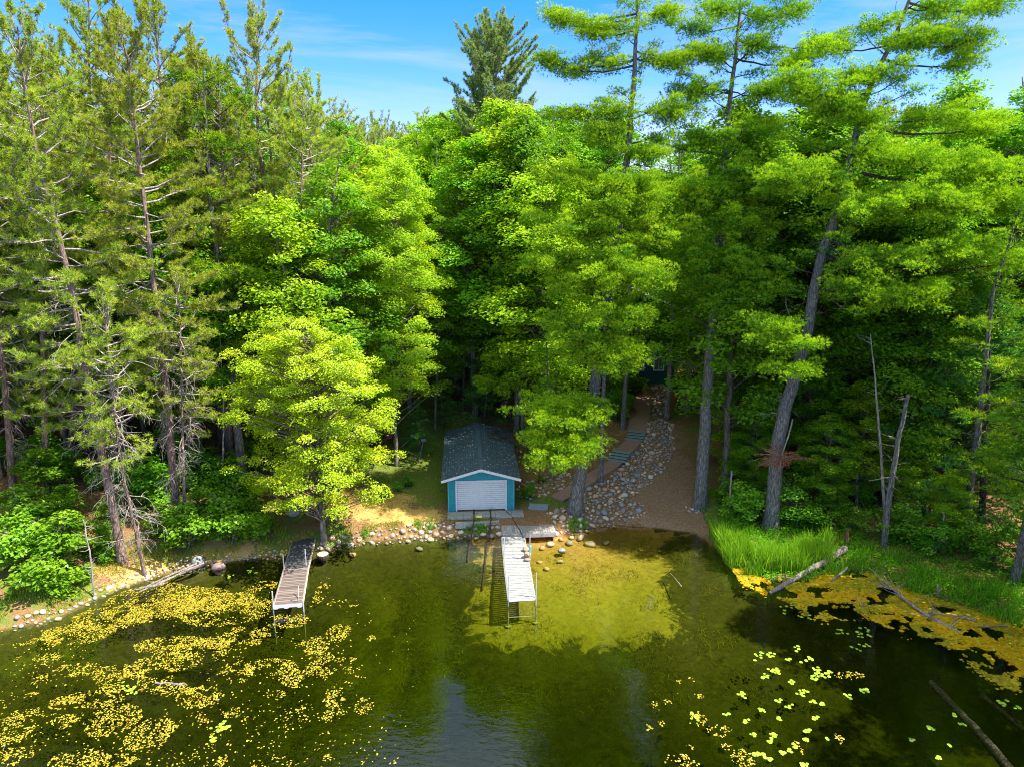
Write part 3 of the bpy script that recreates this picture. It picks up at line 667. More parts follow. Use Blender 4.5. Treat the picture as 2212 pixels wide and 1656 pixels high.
key_red([(660, 985), (655, 700), (650, 450), (655, 215)], 'lowest red pine of the left group, right of the one behind the yellow maple', .18, 54, Lm=3.0, t0=.5, dead_t=(.3, .5), detail=1.1)
key_red([(500, 1010), (490, 700), (478, 400), (470, 160)], 'red pine half hidden behind the others, left of the one above the yellow maple', .2, 19, Lm=3.0, t0=.42, dead_t=(.3, .6))

# ---- the far pine with its top against the sky in the middle
b = at_y(1060, 640, 68.0); b[2] = hgt(b[0], b[1])
path = np.array([at_y(1058, 560, 68.0), at_y(1064, 200, 68.0), at_y(1066, 82, 68.0)]) - b; path[0] = 0
w_, f_ = red_pine(path, .26, np.random.default_rng(21), t0=.28, Lm=4.0, nw=3.2, detail=1.25, dead_t=(.2, .5), lp=(1.0, 1.15, 1.05, .9, .5), top_el=46)
tree_things('red_pine', 'tall grey green pine standing alone above the forest, left of the white pines', 'pine tree', b, w_, f_, RPm, M['far_pine'])

# ---- the white pines
def pads_of(base, path, lst, r):
    """lst: (x, y, how far nearer than the trunk in m, spread m)"""
    out = []; hs_ = path[:, 2]; ts = np.linspace(0, 1, 60); hh = along(path, ts)[:, 2]
    for x, y, near, sp in lst:
        tg = at_y(x, y, base[1] - near) - base
        tt = np.interp(max(tg[2] + .25 * min(4, abs(near) + 1) * .3, 2.0), hh, ts); out.append((tg, float(np.clip(tt, .05, .97)), sp * (1.5 if y > 350 else 1.1)))
    return out
def key_white(pts, label, rb, seed, lst, name='white_pine', group=None, near=0, **kw):
    b = key_base(*pts[0]); path = px_path(pts, b[1]); r = np.random.default_rng(seed)
    w_, f_ = white_pine(path, rb, r, pads=pads_of(b, path, lst, r), **kw)
    return tree_things(name, label, 'pine tree', b, w_, f_, WP, M['white_pine'], group), b, path
PD1 = [(1200, 905, 2.6, 1.15), (1165, 880, 2.0, 1.0), (1240, 960, 2.6, 1.0), (1190, 990, 3.0, .9), (1160, 945, 2.2, .8), (1225, 870, 2.0, .9), (1265, 900, 2.2, .7),
       (1270, 770, 2.5, 1.1), (1330, 680, 3.0, 1.1), (1365, 690, 3.0, .7), (1300, 600, 2.8, 1.0), (1340, 560, 2.5, 1.0), (1385, 600, 3, 1.2), (1422, 600, 2.5, .7), (1370, 770, 2.5, .8),
       (1340, 790, 2.6, .8), (1250, 740, 2, 1.0), (1300, 740, 2.4, .9), (1200, 700, 1.5, 1.2), (1360, 450, 2.0, 1.2), (1330, 400, 2.0, 1.2), (1180, 560, 1.0, 1.3), (1220, 490, 1.2, 1.3), (1215, 380, .5, 1.2),
       (1290, 470, 1.5, 1.2), (1440, 500, 1.2, 1.2), (1460, 420, .5, 1.2), (1230, 620, 1.5, 1.0), (1410, 330, .8, 1.2), (1300, 290, .5, 1.2), (1240, 250, 0, 1.1), (1330, 240, 1, 1.0), (1460, 240, 0, 1.3)]
key_white([(1240, 1105), (1265, 960), (1290, 800), (1318, 607), (1331, 533), (1351, 370), (1368, 201), (1378, 17), (1384, -90)], 'big leaning white pine with bright layered boughs, rooted in the rock bed', .42, 31,
          PD1 + [(1215, 40, 0, .8), (1195, 30, .3, .6), (1260, 70, 0, .9), (1175, 130, .3, .7), (1215, 145, 0, .9), (1290, 130, 0, 1.0), (1450, 130, 0, 1.2), (1500, 120, -.5, 1.0), (1440, 30, 0, 1.1), (1300, 60, 0, .9)], t0=.30, Lm=2.9, dens=.7, dead=10)
PD3 = [(1520, 610, 1.5, .7), (1590, 650, 1.2, 1.2), (1640, 690, 1.0, 1.0), (1560, 560, 1.5, 1.3), (1620, 600, 1.5, 1.1), (1500, 555, 1.5, 1.0), (1540, 480, 1.5, 1.3), (1620, 480, 1.2, 1.2), (1500, 410, 1.2, 1.2), (1600, 380, 1, 1.2),
       (1660, 420, 1, 1.1), (1530, 300, .5, 1.2), (1650, 280, .5, 1.2), (1490, 200, 0, 1.2), (1680, 200, .5, 1.3), (1740, 130, 0, 1.1), (1800, 90, 0, 1.0), (1520, 120, 0, 1.0), (1640, 100, 0, 1.1), (1700, 30, 0, 1.2), (1560, 20, 0, 1.2), (1480, 60, 0, .9)]
key_white([(1512, 1093), (1530, 800), (1545, 640), (1558, 440), (1569, 302), (1579, 201), (1593, 84), (1605, -60)], 'tall straight white pine with bare grey trunk on the dirt slope by the beach', .42, 32, PD3, t0=.57, Lm=3.7, dens=1.0, dead=4)
PD4 = [(1690, 740, 2.5, 1.0), (1700, 800, 2.6, .8), (1660, 700, 2.0, .7), (1900, 620, 2.5, 1.1), (1990, 640, 2.5, 1.0), (2030, 620, 2.5, .7), (1930, 560, 2.5, 1.2), (2100, 530, 2, 1.0), (2150, 545, 2, .6), (1880, 450, 2, 1.2), (1980, 420, 2, 1.4), (2070, 440, 2, 1.2), (2150, 430, 1.5, 1.1),
       (2190, 440, 1.5, .8), (1900, 330, 1.5, 1.2), (1990, 340, 1.5, 1.4), (2090, 350, 1.5, 1.3), (2160, 370, 1.5, 1.1), (2060, 250, 0, 1.4), (2140, 270, 0, 1.3), (1880, 260, 1, 1.0), (1760, 200, 1, 1.2), (1700, 170, .5, 1.1), (1780, 100, 0, .9),
       (1850, 160, 1, 1.0), (1900, 165, 1, 1.0), (1970, 90, .5, 1.1), (2040, 75, .5, 1.2), (2110, 90, 0, 1.1), (2100, 130, 0, .8), (2050, 20, 0, 1.2), (2150, 10, 0, 1.2), (1870, 50, 0, .8), (1720, 370, 1.5, 1.1), (1690, 390, 1.5, .9), (1790, 240, .6, 1.2), (2200, 560, 1, .9)]
key_white([(1665, 1142), (1670, 1074), (1684, 916), (1697, 872), (1738, 754), (1771, 553), (1821, 420), (1832, 370), (1845, 302), (1855, 252), (1875, 198), (1912, 111), (1939, 81), (1956, 34), (1972, -20), (1990, -110)],
          'big white pine that leans strongly to the right, crooked dark trunk reaching the top', .44, 33, PD4, t0=.46, Lm=3.4, dens=.8, dead=14, tipb=.5)
# thin white pines beside the path
key_white([(1297, 1040), (1300, 960), (1302, 870), (1312, 700), (1330, 500)], 'slender pale lichen covered pine trunk beside the path, right of the big leaning pine', .17, 34, [], t0=.62, Lm=2.2, dens=.8)
key_white([(1440, 905), (1447, 800), (1455, 650), (1462, 480), (1470, 300)], 'grey pine trunk standing in front of the cabin, right of the upper path', .22, 35, [], t0=.66, Lm=2.8, dens=.8)
key_white([(1345, 925), (1350, 850), (1356, 700), (1362, 520)], 'stout lichen spotted pine trunk left of the upper path', .20, 36, [], t0=.55, Lm=1.7, dens=.8)
key_white([(1131, 965), (1125, 850), (1118, 700), (1108, 540), (1100, 450)], 'thin pine standing close behind the right side of the boathouse roof', .13, 37, [(1140, 760, 1, .9), (1080, 780, 1, .9), (1120, 640, 1, .9), (1060, 830, 1, 1.0)], t0=.30, Lm=2.3, dens=1.1)
key_white([(1192, 1035), (1190, 960), (1184, 850), (1180, 740)], 'short small pine below the bright boughs, between boathouse and path', .10, 38, [], t0=.5, Lm=1.6, dens=1.1)

# ---- named broadleaf trees
def key_broad(pts, label, rb, seed, m, name='maple_tree', group=None, **kw):
    b = key_base(*pts[0]); path = px_path(pts, b[1]); w_, f_ = broadleaf(path, rb, np.random.default_rng(seed), **kw)
    return tree_things(name, label, 'tree', b, w_, f_, BL, M[m], group), b
key_broad([(700, 1170), (695, 1100), (690, 1000), (680, 850), (668, 690)], 'bright yellow green maple leaning over the shore beside the dark dock', .17, 41, 'maple_yellow', cz=(.22, 1.02), Rm=4.5, nc=360, per=185, leaf=.135,
          prof=([0, .25, .55, .8, 1], [.75, 1.05, 1.0, .85, .5]), flat=.36, cl=(.35, .95), shell=.35, lean=(-.4, -1.0))
key_broad([(857, 1005), (850, 800), (845, 600), (850, 450), (860, 340)], 'tall green maple with a slim bare lower trunk behind the yellow maple', .15, 42, 'maple_light', cz=(.24, 1.0), Rm=3.9, nc=330, per=200, leaf=.15, flat=.42, prof=([0, .3, .6, .85, 1], [.9, 1.05, .9, .55, .2]), shell=.4, tipb=.5)
key_broad([(940, 925), (944, 800), (950, 600), (955, 470)], 'green maple with layered boughs behind the left side of the boathouse', .12, 43, 'maple', cz=(.30, 1.0), Rm=2.7, nc=170, per=180, leaf=.16, flat=.3)

# ------------------------------------------------------------------ prototypes for the forest
protos = {}
def proto(kind, builder, mw, mf, name, cat, n, H, seed):
    lst = []
    for i in range(n):
        r = np.random.default_rng(seed + i); path = np.array([[0, 0, 0], [r.normal(0, .15), r.normal(0, .15), H * .4], [r.normal(0, .3), r.normal(0, .3), H * .75], [r.normal(0, .4), r.normal(0, .4), H]])
        w_, f_ = builder(path, r); t = thing(name, '', cat); w_.obj('trunk', mw, t, smooth=True); f_.obj('crown', mf, t, tips=True); lst.append(t)
    protos[kind] = dict(l=lst, used=[False] * n, H=H)
proto('maple', lambda p, r: broadleaf(p, .17, r, cz=(.22, 1.0), Rm=3.3, nc=160, per=160, leaf=.20, flat=.48, tipb=.35), BL, M['maple'], 'forest_tree', 'tree', 4, 17.0, 100)
proto('light', lambda p, r: broadleaf(p, .15, r, cz=(.25, 1.0), Rm=3.0, nc=150, per=155, leaf=.20, flat=.5, tipb=.5, prof=([0, .3, .6, .85, 1], [.7, 1, .85, .6, .2])), BL, M['maple_light'], 'forest_tree', 'tree', 3, 16.0, 120)
proto('pine', lambda p, r: white_pine(p, .22, r, t0=.25, Lm=3.4, detail=.6, dens=1.0, tsize=.24, nn=11, tipb=.4, bsz=1.25), WP, M['white_pine'], 'white_pine', 'pine tree', 2, 20.0, 140)
proto('dark', lambda p, r: white_pine(p, .15, r, t0=.10, Lm=2.9, detail=.6, dens=1.3, tsize=.22, nn=10, bsz=1.2, droop=.12, prof=([0, .15, .5, .8, 1], [.9, 1, .8, .45, .1])), [M['bark_dark'], M['bark_dark'], M['dead']], M['dark_pine'], 'dark_pine', 'pine tree', 2, 13.0, 150)
proto('red', lambda p, r: red_pine(p, .20, r, t0=.45, Lm=3.0, detail=.8, dead_t=(.25, .55), nw=.8), RPm, M['red_pine'], 'red_pine', 'pine tree', 2, 22.0, 160)
proto('shrub', lambda p, r: broadleaf(p, .035, r, cz=(.1, 1.0), Rm=1.15, nc=46, per=62, leaf=.15, flat=.45, cl=(.3, .55), shell=.3, prof=([0, .3, .7, 1], [.8, 1, .8, .35])), BL, M['shrub'], 'shrub', 'shrub', 4, 2.2, 170)
proto('sapling', lambda p, r: broadleaf(p, .05, r, cz=(.15, 1.0), Rm=1.5, nc=70, per=85, leaf=.16, flat=.3, cl=(.35, .7), shell=.3), BL, M['maple_light'], 'sapling', 'small tree', 3, 5.0, 180)
def put(kind, loc, h, r, label, group, wide=1.0, tilt=.02):
    p = protos[kind]; i = int(r.integers(len(p['l']))); s = h / p['H']; sc = (s * wide, s * wide, s)
    if not p['used'][i]:
        p['used'][i] = True; t = p['l'][i]; t.location = loc; t.rotation_euler = (r.normal(0, tilt), r.normal(0, tilt), r.uniform(0, 6.28)); t.scale = sc; t['label'] = label
        if group: t['group'] = group
        return t
    t = clone(p['l'][i], loc, r.uniform(0, 6.28), sc, label, group); t.rotation_euler[0] = r.normal(0, tilt); t.rotation_euler[1] = r.normal(0, tilt); return t

# the skyline of the forest, as the elevation angle of the tree tops
SKX = [-200, 0, 100, 250, 420, 520, 640, 700, 760, 860, 900, 960, 1100, 1180, 1250, 1330, 1450, 1600, 1700, 1850, 2000, 2080, 2140, 2212, 2500]
SKY_ = [110, 100, 110, 120, 140, 150, 190, 230, 262, 275, 262, 215, 200, 230, 210, 200, 180, 160, 165, 175, 170, 160, 125, 110, 100]
clear = [(0, 0, 0), (lawn[0] + .5, lawn[1] + 1.5, 5.0), (BH_C[0], BH_C[1], 4.8), (3.5, 45, 4.2), (6.0, 48, 4), (8.5, 53, 3.6), (10.5, 58, 2.8), (11.5, 48, 4.5), (12, 54, 3.6), (13, 60, 2.6), (11, 66, 4), (10.5, 71, 6), (-7, 42.5, 5), (2.8, 56, 2.0)]
def in_clear(x, y): return any((x - a) ** 2 + (y - b_) ** 2 < c * c for a, b_, c in clear)
r = np.random.default_rng(5)
spots = []
tries = 0
def region(x, y):
    if x < -14: return 'left'
    if x < 4: return 'middle'
    return 'right'
DESC = {'left': 'behind the red pines on the left', 'middle': 'beyond the boathouse', 'right': 'behind the leaning white pine'}
NAMEK = {'maple': 'green broadleaf tree in the dense forest ', 'light': 'pale green broadleaf tree in the dense forest ', 'pine': 'soft needled white pine in the dense forest ', 'red': 'tufted red pine in the dense forest ', 'dark': 'dark young pine in the dense forest '}
counts = {}
for row in range(7000):
    y = 43 + 105 * r.random() ** 1.35; hw = .78 * y + 7; x = r.uniform(-hw, hw)
    sd = float(shore_dist([[x, y]])[0])
    if sd < 5.0 or in_clear(x, y): continue
    md = 2.3 + (y - 40) * .026
    if any((x - a) ** 2 + (y - b_) ** 2 < md * md for a, b_ in spots): continue
    if y < 66 and 1380 < 1106 + x / (y * cos(PITCH) + 3.2) * F < 1480: continue
    spots.append((x, y))
    if len(spots) >= 520: break
EXTRA = [(30 + 3 * i % 11 + r.uniform(-2, 2), 4 + i * 3.4) for i in range(9)] + [(24 + r.uniform(0, 1.5), 20 + i * 4.2) for i in range(6)] + [(-30 - (i * 7.3) % 34 + r.uniform(-1, 1), 29 + i * 1.15 + (i * 3.1) % 9) for i in range(36)]
for x, y in sorted(spots, key=lambda p: p[1]) + EXTRA:
    z = hgt(x, y)
    if x < 0 and float(shore_dist([[x, y]])[0]) < 2.5: continue
    zc = y * cos(PITCH) - (z + 12 - CAM_H) * sin(PITCH); px = 1106 + x / zc * F
    el = math.atan((828 - np.interp(px, SKX, SKY_)) / F) - PITCH
    lim = CAM_H + math.tan(el) * y - z
    h = r.uniform(13, 19.5) if y < 60 else r.uniform(15, 23)
    reg = region(x, y); u = r.random(); extra = (x, y) in EXTRA
    if reg == 'left': kind = 'maple' if u < .36 else 'light' if u < .5 else 'red' if u < .92 else 'pine'
    elif reg == 'middle': kind = 'light' if u < .42 else 'maple' if u < .78 else 'pine' if u < .9 else 'dark'
    else: kind = 'maple' if u < .42 else 'light' if u < .52 else 'pine' if u < .85 else 'dark'
    if kind in ('red', 'pine'): h *= 1.15
    if kind == 'dark': h = min(h, r.uniform(9, 14))
    h = h if extra or kind == 'dark' else max(h, lim * (r.uniform(.84, 1.0) if x > -13 or kind in ('red', 'pine') or y > 75 else r.uniform(.60, .78))) if lim < 27 else h
    h = min(h, lim + r.normal(-.3, .6)) if not extra else r.uniform(15, 20)
    if h < 7: h = 7
    if extra: label = NAMEK[kind].replace('in the dense forest ', '') + ('on the right bank nearest the camera' if x > 0 else 'far out on the left bank'); grp = 'trees outside the view'
    else: label = NAMEK[kind] + DESC[reg]; grp = {'maple': 'broadleaf', 'light': 'pale broadleaf', 'pine': 'white pine', 'red': 'red pine', 'dark': 'dark pine'}[kind] + ' trees ' + DESC[reg]
    put(kind, (x, y, z - .1), h, r, label, grp, wide=r.uniform(.95, 1.25))

# dark young pines with hanging boughs along the right bank
for i, (x, y, h) in enumerate([(1990, 1110, 12), (2120, 1140, 13), (2230, 1190, 14), (1900, 1070, 9.5), (2060, 1060, 15), (2180, 1060, 16), (1150, 985, 5.0), (905, 985, 4.2), (960, 930, 5), (1045, 925, 9), (1100, 900, 11), (1065, 860, 13), (1175, 905, 10), (1215, 880, 12), (1000, 890, 10), (1260, 850, 11)]):
    p = g1(x, y)
    if abs(p[0] + 2.2) < 3.0 and p[1] < 52: p[1] = 52.6; p[2] = hgt(p[0], p[1])
    put('dark', p, h, r, ['broad dark pine with hanging boughs on the right bank, beside the broken grey trunk', 'dark drooping pine on the right bank near the edge of the view', 'outermost dark drooping pine of the right bank', 'smaller dark pine behind the broken grey trunk', 'tall dark pine second row back on the right bank', 'tallest dark pine at the right end of the bank',
                     'small dark pine beside the back corner of the boathouse', 'little dark pine at the back edge of the lawn', 'low dark pine behind the boathouse ridge', 'dark soft pine directly behind the boathouse ridge', 'dark pine behind the right half of the boathouse roof', 'taller dark pine in the second row behind the boathouse', 'dark pine just left of the big leaning white pine crown', 'dark pine behind the lowest boughs of the big leaning white pine', 'dark pine between the green layered maple and the boathouse', 'dark pine in the shade left of the upper path'][i], None, wide=1.3)
# broadleaf trees and shrubs close to the right bank
for i, (x, y, h, k, lb) in enumerate([(1625, 1080, 6.5, 'maple', 'bushy green tree between the straight pine and the leaning pine'), (1590, 960, 9, 'maple', 'green broadleaf tree just behind the bare grey trunk'), (1770, 1110, 6.5, 'maple', 'bushy green tree right behind the foot of the leaning pine'),
        (1850, 1100, 8, 'light', 'pale green spreading tree left of the broken grey trunk'), (1960, 1120, 5.5, 'light', 'low pale green tree around the broken grey trunk'), (2040, 1170, 4.5, 'light', 'small pale green tree over the ferns of the right bank'), (1730, 1020, 10, 'maple', 'dark leafed tree behind the foot of the leaning pine'),
        (1410, 1000, 3.0, 'sapling', ''), (1700, 1130, 2.6, 'shrub', '')][:7]):
    p = g1(x, y); put(k, p, h, r, lb, None, wide=1.45)
def shrubs(lst, label, group, kind='shrub', hs_=(1.2, 2.6)):
    for x, y in lst:
        p = g1(x, y); put(kind, p, r.uniform(*hs_), r, label, group, wide=1.15, tilt=.08)
shrubs([(x + r.normal(0, 12), y + r.normal(0, 8)) for x, y in [(30, 1180), (80, 1200), (150, 1190), (210, 1180), (60, 1120), (140, 1110), (330, 1150), (440, 1120), (460, 1150), (500, 1100), (520, 1150), (560, 1090), (420, 1180), (500, 1180), (340, 1090), (240, 1120), (10, 1240), (90, 1270), (570, 1160), (240, 1050), (120, 1040), (20, 1020), (330, 1000), (470, 1040), (550, 1030), (430, 1060), (300, 1060)]],
       'leafy green shrub in the undergrowth below the red pines', 'shrubs below the red pines', hs_=(1.4, 3.2))
shrubs([(25, 1290), (120, 1285), (180, 1255), (235, 1215)], 'low green plant on the grassy left shore', 'low plants on the left shore', hs_=(.5, .9))
shrubs([(1580, 1090), (1600, 1120), (1640, 1100), (1720, 1140), (1760, 1130), (1810, 1110), (1840, 1150), (1860, 1090), (1950, 1160), (2010, 1200), (2090, 1190), (2150, 1220), (2200, 1240), (1600, 1040), (1780, 1060), (1880, 1030)],
       'leafy green shrub along the right bank under the pines', 'shrubs on the right bank', hs_=(1.3, 2.8))
shrubs([(880, 1050), (830, 1075), (860, 1060)], 'small green bush on the lawn left of the boathouse', 'bushes left of the boathouse', hs_=(.6, 1.0))
shrubs([(1135, 1075), (1150, 1060), (1165, 1040)], 'small green bush against the right wall of the boathouse', 'bushes right of the boathouse', hs_=(.5, .8))
shrubs([(1330, 905), (1345, 880), (1370, 850), (1325, 870)], 'deep green bush left of the upper path', 'bushes by the upper path', hs_=(1.4, 2.4))
shrubs([(x, y) for x, y in [(1560, 1010), (1650, 960), (1760, 980), (1830, 960), (600, 1000), (640, 1040), (720, 1000), (780, 980)]], 'young leafy sapling in the shade under the big trees', 'saplings under the big trees', 'sapling', (3.0, 5.5))

for k, p in protos.items():
    for u_, t_ in zip(p['used'], p['l']):
        if not u_:
            for ch in list(t_.children): bpy.data.objects.remove(ch)
            bpy.data.objects.remove(t_)
#PART2
# ------------------------------------------------------------------ boathouse
def frame_of(a, b):
    """origin and axes of a box whose front edge runs from a to b (both at ground height)"""
    u = nrm(np.array([b[0] - a[0], b[1] - a[1], 0.])); return math.atan2(u[1], u[0]), float(np.hypot(b[0] - a[0], b[1] - a[1]))
a, b = at_z(968.4, 1102.7, .85), at_z(1110.8, 1098.7, .85)
rz, BW = frame_of(a, b); BD = 9.2; EH = 2.12; AH = 2.70
bh = thing('boathouse', 'teal boathouse with white roller door and blue grey shingle roof', 'boathouse', tuple(a), rz)
def wall_teal():
    G = Geo(); w = .10
    dx0, dx1, dh = .49, BW - .49, 1.86
    G.box((dx0 / 2, w / 2, EH / 2 - .2), (dx0, w, EH + .4)); G.box((BW - (BW - dx1) / 2, w / 2, EH / 2 - .2), (BW - dx1, w, EH + .4)); G.box((BW / 2, w / 2, (EH + dh) / 2), (dx1 - dx0, w, EH - dh))
    for y in (0, BD - w):
        V = [[0, y, EH], [BW, y, EH], [BW / 2, y, AH], [0, y + w, EH], [BW, y + w, EH], [BW / 2, y + w, AH]]
        G.add(V, [[0, 1, 2], [5, 4, 3]]); G.add(V, [[0, 2, 5, 3], [1, 4, 5, 2]])
    G.box((w / 2, BD / 2, EH / 2 - .2), (w, BD - 2 * w - .004, EH + .4)); G.box((BW - w / 2, BD / 2, EH / 2 - .2), (w, BD - 2 * w - .004, EH + .4)); G.box((BW / 2, BD - w / 2, EH / 2 - .2), (BW, w, EH + .4))
    for i in range(int(BW / .2) + 1):             # grooves between the siding boards read as thin battens
        x = .02 + i * .2
        if x < dx0 - .08 or x > dx1 + .08: G.box((x, -.006, EH / 2), (.018, .012, EH - .02))
    return G
wall_teal().obj('wall', M['teal'], bh)
G = Geo(); dx0, dx1, dh = .49, BW - .49, 1.86
for k in range(14):
    z = .02 + k * (dh - .04) / 14; G.box(((dx0 + dx1) / 2, .055 + .006 * (k % 2), z + .06), (dx1 - dx0 - .12, .03, (dh - .04) / 14 - .014))
G.box(((dx0 + dx1) / 2, .085, dh / 2), (dx1 - dx0 - .12, .02, dh - .04))
door = G.obj('door', M['door'], bh)
G = Geo(); G.box((dx1 - .30, .022, dh * .80), (.16, .03, .03)); G.box((dx1 - .24, .02, dh * .77), (.03, .035, .09)); G.obj('handle', M['metal'], door)
G = Geo()
G.box((dx0 + .015, -.018, dh / 2 + .02), (.09, .035, dh + .12)); G.box((dx1 - .015, -.018, dh / 2 + .02), (.09, .035, dh + .12)); G.box(((dx0 + dx1) / 2, -.018, dh + .035), (dx1 - dx0 - .12 + .0, .035, .09))
G.obj('door_frame', M['white'], bh)
G = Geo()
for x in (0.02, BW - .02): G.box((x, -.014, EH / 2 - .1), (.05, .028, EH + .1))
G.obj('corner_trim', plain('pale_teal_trim', (.05, .42, .45), .5, ns_=.1), bh)
OV = .38; sl = (AH - EH) / (BW / 2); y0_, y1_ = -.42, BD + .35
def roof_side(sg):
    G = Geo(); cx = BW / 2; ex = cx + sg * (BW / 2 + OV); ez = EH - sl * OV; t = .07
    V = [[cx, y0_, AH + .10], [ex, y0_, ez + .10], [ex, y1_, ez + .10], [cx, y1_, AH + .10]]
    V2 = [[x, y, z - t] for x, y, z in V]
    F4 = [[0, 1, 2, 3], [7, 6, 5, 4], [0, 4, 5, 1], [1, 5, 6, 2], [2, 6, 7, 3]]
    if sg < 0: F4 = [f[::-1] for f in F4]
    G.add(V + V2, F4); return G
R_ = roof_side(1); R_.V += [v for v in roof_side(-1).V]; R_.F[4] += [f + 8 for f in roof_side(-1).F[4]]; R_.M[4] += roof_side(-1).M[4]; R_.T += roof_side(-1).T; R_.n = 16
ga = math.atan(sl)
roof = R_.obj('roof', M['roof'], bh)
G = Geo()
for k in range(30):
    G.box((BW / 2, y0_ + .16 + k * .325, AH + .112), (.26, .30, .014))
G.obj('ridge_cap', plain('pale_ridge_shingle', (.06, .105, .155), .8, ns_=.4, scale=8), roof)
G = Geo()
for sg in (1, -1):
    L_ = (BW / 2 + OV) / math.cos(ga); c = np.array([BW / 2 + sg * (BW / 2 + OV) / 2, y0_ - .018, (AH + EH - sl * OV) / 2 + .035])
    rm = np.array([[math.cos(ga), 0, -sg * math.sin(ga) * -1 if False else sg * math.sin(ga)], [0, 1, 0], [-sg * math.sin(ga), 0, math.cos(ga)]])
    G.box(c, (L_ + .005 * sg, .034 + .004 * sg, .15), 0, rm)
G.obj('fascia', M['white'], bh)
G = Geo(); G.box((BW / 2, -.06, AH - .14), (.14, .12, .10)); G.box((BW / 2, -.13, AH - .16), (.08, .04, .06)); G.obj('floodlight', M['white'], bh)
G = Geo(); nL = 420; lx = r.uniform(-OV, BW + OV, nL); ly = r.uniform(y0_, y1_, nL) ; lz = AH - np.abs(lx - BW / 2) * sl + .112
leaves(G, np.stack([lx, ly, lz], 1), A(0, 0, 1) + r.normal(0, .15, (nL, 3)), .075, r, fold=.1); G.obj('fallen_leaves', foliage('roof_litter', (.30, .24, .10), (.50, .48, .30), trans=.05), roof)['kind'] = 'stuff'
G = Geo()
for i in range(60):                                # dead boughs and needles lying at the back right of the roof
    x = BW / 2 + r.uniform(.5, 2.3); y = BD - r.uniform(-.1, 2.8); z = AH - (x - BW / 2) * sl + .13
    an = r.normal(.5, .5); l = r.uniform(.3, 1.2); d = np.array([cos(an), -sin(an), 0]); p0 = np.array([x, y, z]); p1 = p0 + d * l; p1[2] = AH - max(0, p1[0] - BW / 2) * sl + .13 + r.uniform(0, .05)
    G.tubes(np.stack([p0, (p0 + p1) / 2 + A(0, 0, .05), p1]), [.018, .014, .008], 4)
tw = G.obj('fallen_boughs', M['bark_dark']); tw.location = a; tw.rotation_euler[2] = rz
tag(tw, 'heap of dead boughs lying on the back right corner of the boathouse roof', 'brushwood', kind='stuff')
def bl(x, y, z=0):  # boathouse frame to world
    v = rotz(rz) @ np.array([x, y, 0.]); return np.array([a[0] + v[0], a[1] + v[1], .85 + z])
# apron of old concrete slabs in front of the door and the low kerb below it
G = Geo(); x = -.05
for w in (.95, .85, 1.1, 1.0, .75): G.box(bl(x + w / 2, -.48, -.13), (w - .03, .85 + r.uniform(-.06, .06), .16), 0, rotz(rz + r.normal(0, .01))); x += w
tag(G.obj('concrete_apron', M['concrete']), 'worn concrete slabs in front of the white roller door', 'slab')
k0, k1 = at_z(984, 1130, .62), at_z(1078, 1126, .62)
G = Geo(); G.box((k0 + k1) / 2 - A(0, 0, .12), (np.linalg.norm(k1 - k0), .22, .34), 0, rotz(math.atan2(k1[1] - k0[1], k1[0] - k0[0])))
tag(G.obj('low_wall', M['concrete']), 'low old concrete kerb between the grass strip and the shore rocks', 'wall')
def rail(pts, label):
    P_ = []
    for i, (x, y, z) in enumerate(pts): P_.append(g1(x, y, True) + A(0, 0, .12) if z is None else at_z(x, y, z))
    P_ = bend(np.array(P_), 18, 0); G = Geo()
    G.tubes(P_, np.full(18, .035), 6, cap=True); G.tubes(P_ - A(0, 0, .05), np.full(18, .05), 4, cap=True)
    tag(G.obj('launch_rail', M['rust_steel']), label, 'rail')
rail([(1023.6, 1099.6, .9), (1024.5, 1124, .75), (1019.8, 1141, .5), (1017, 1165, None), (1010, 1215, None)], 'left rusty boat rail running from the roller door into the lake')
rail([(1059, 1098.7, .9), (1061, 1124, .75), (1058, 1146, .4), (1052.6, 1170, None), (1050, 1202, None), (1041, 1277, None)], 'longer right rusty boat rail running from the roller door along the lake bed')
P_ = bend(np.array([at_z(1092, 1100.5, 1.0), at_z(1099, 1107, .87), at_z(1110, 1123, .62), at_z(1122, 1143, .50), at_z(1131, 1160, .46)]), 14, .01, r)
G = Geo(); G.tubes(P_, np.full(14, .022), 5); tag(G.obj('cable', M['black']), 'black cable lying from the boathouse corner across the wooden landing', 'cable')
G = Geo(); G.box(at_z(1035, 1115, .90), (.34, .12, .10), 0, rotz(.1)); G.box(at_z(1035, 1115, .98), (.18, .08, .05), 0, rotz(.1)); tag(G.obj('cleat_block', M['yellow_p']), 'small yellow block between the two boat rails', 'block')

# ------------------------------------------------------------------ landing and docks
lc = [at_z(x, y, .47) for x, y in [(1085, 1125), (1194, 1120), (1200, 1148), (1086, 1152)]]
lr, lw = frame_of(lc[3], lc[2]); ld = 1.95
land = thing('wooden_landing', 'broad wooden landing on the shore at the head of the white dock', 'landing', tuple(lc[3]), lr)
G = Geo(); n = int(lw / .142)
for i in range(n): G.box(((i + .5) * lw / n, ld / 2, -.018), (lw / n - .012, ld + r.uniform(-.01, .01), .036))
G.obj('deck', M['plank_grey'], land)
G = Geo(); G.box((lw / 2, -.03, -.15), (lw, .045, .24)); G.box((lw / 2, ld + .03, -.15), (lw, .045, .22)); G.box((-.01, ld / 2, -.15), (.04, ld, .22)); G.box((lw + .01, ld / 2, -.15), (.04, ld, .22))
G.obj('skirt', plain('grey_skirt_board', (.40, .37, .36), .8, ns_=.35, scale=6), land)
for x in (.15, lw - .15):
    for y in (.15, ld - .15): G = Geo(); G.box((x, y, -.55), (.10, .10, .62)); G.obj('post', M['deck_dark'], land)

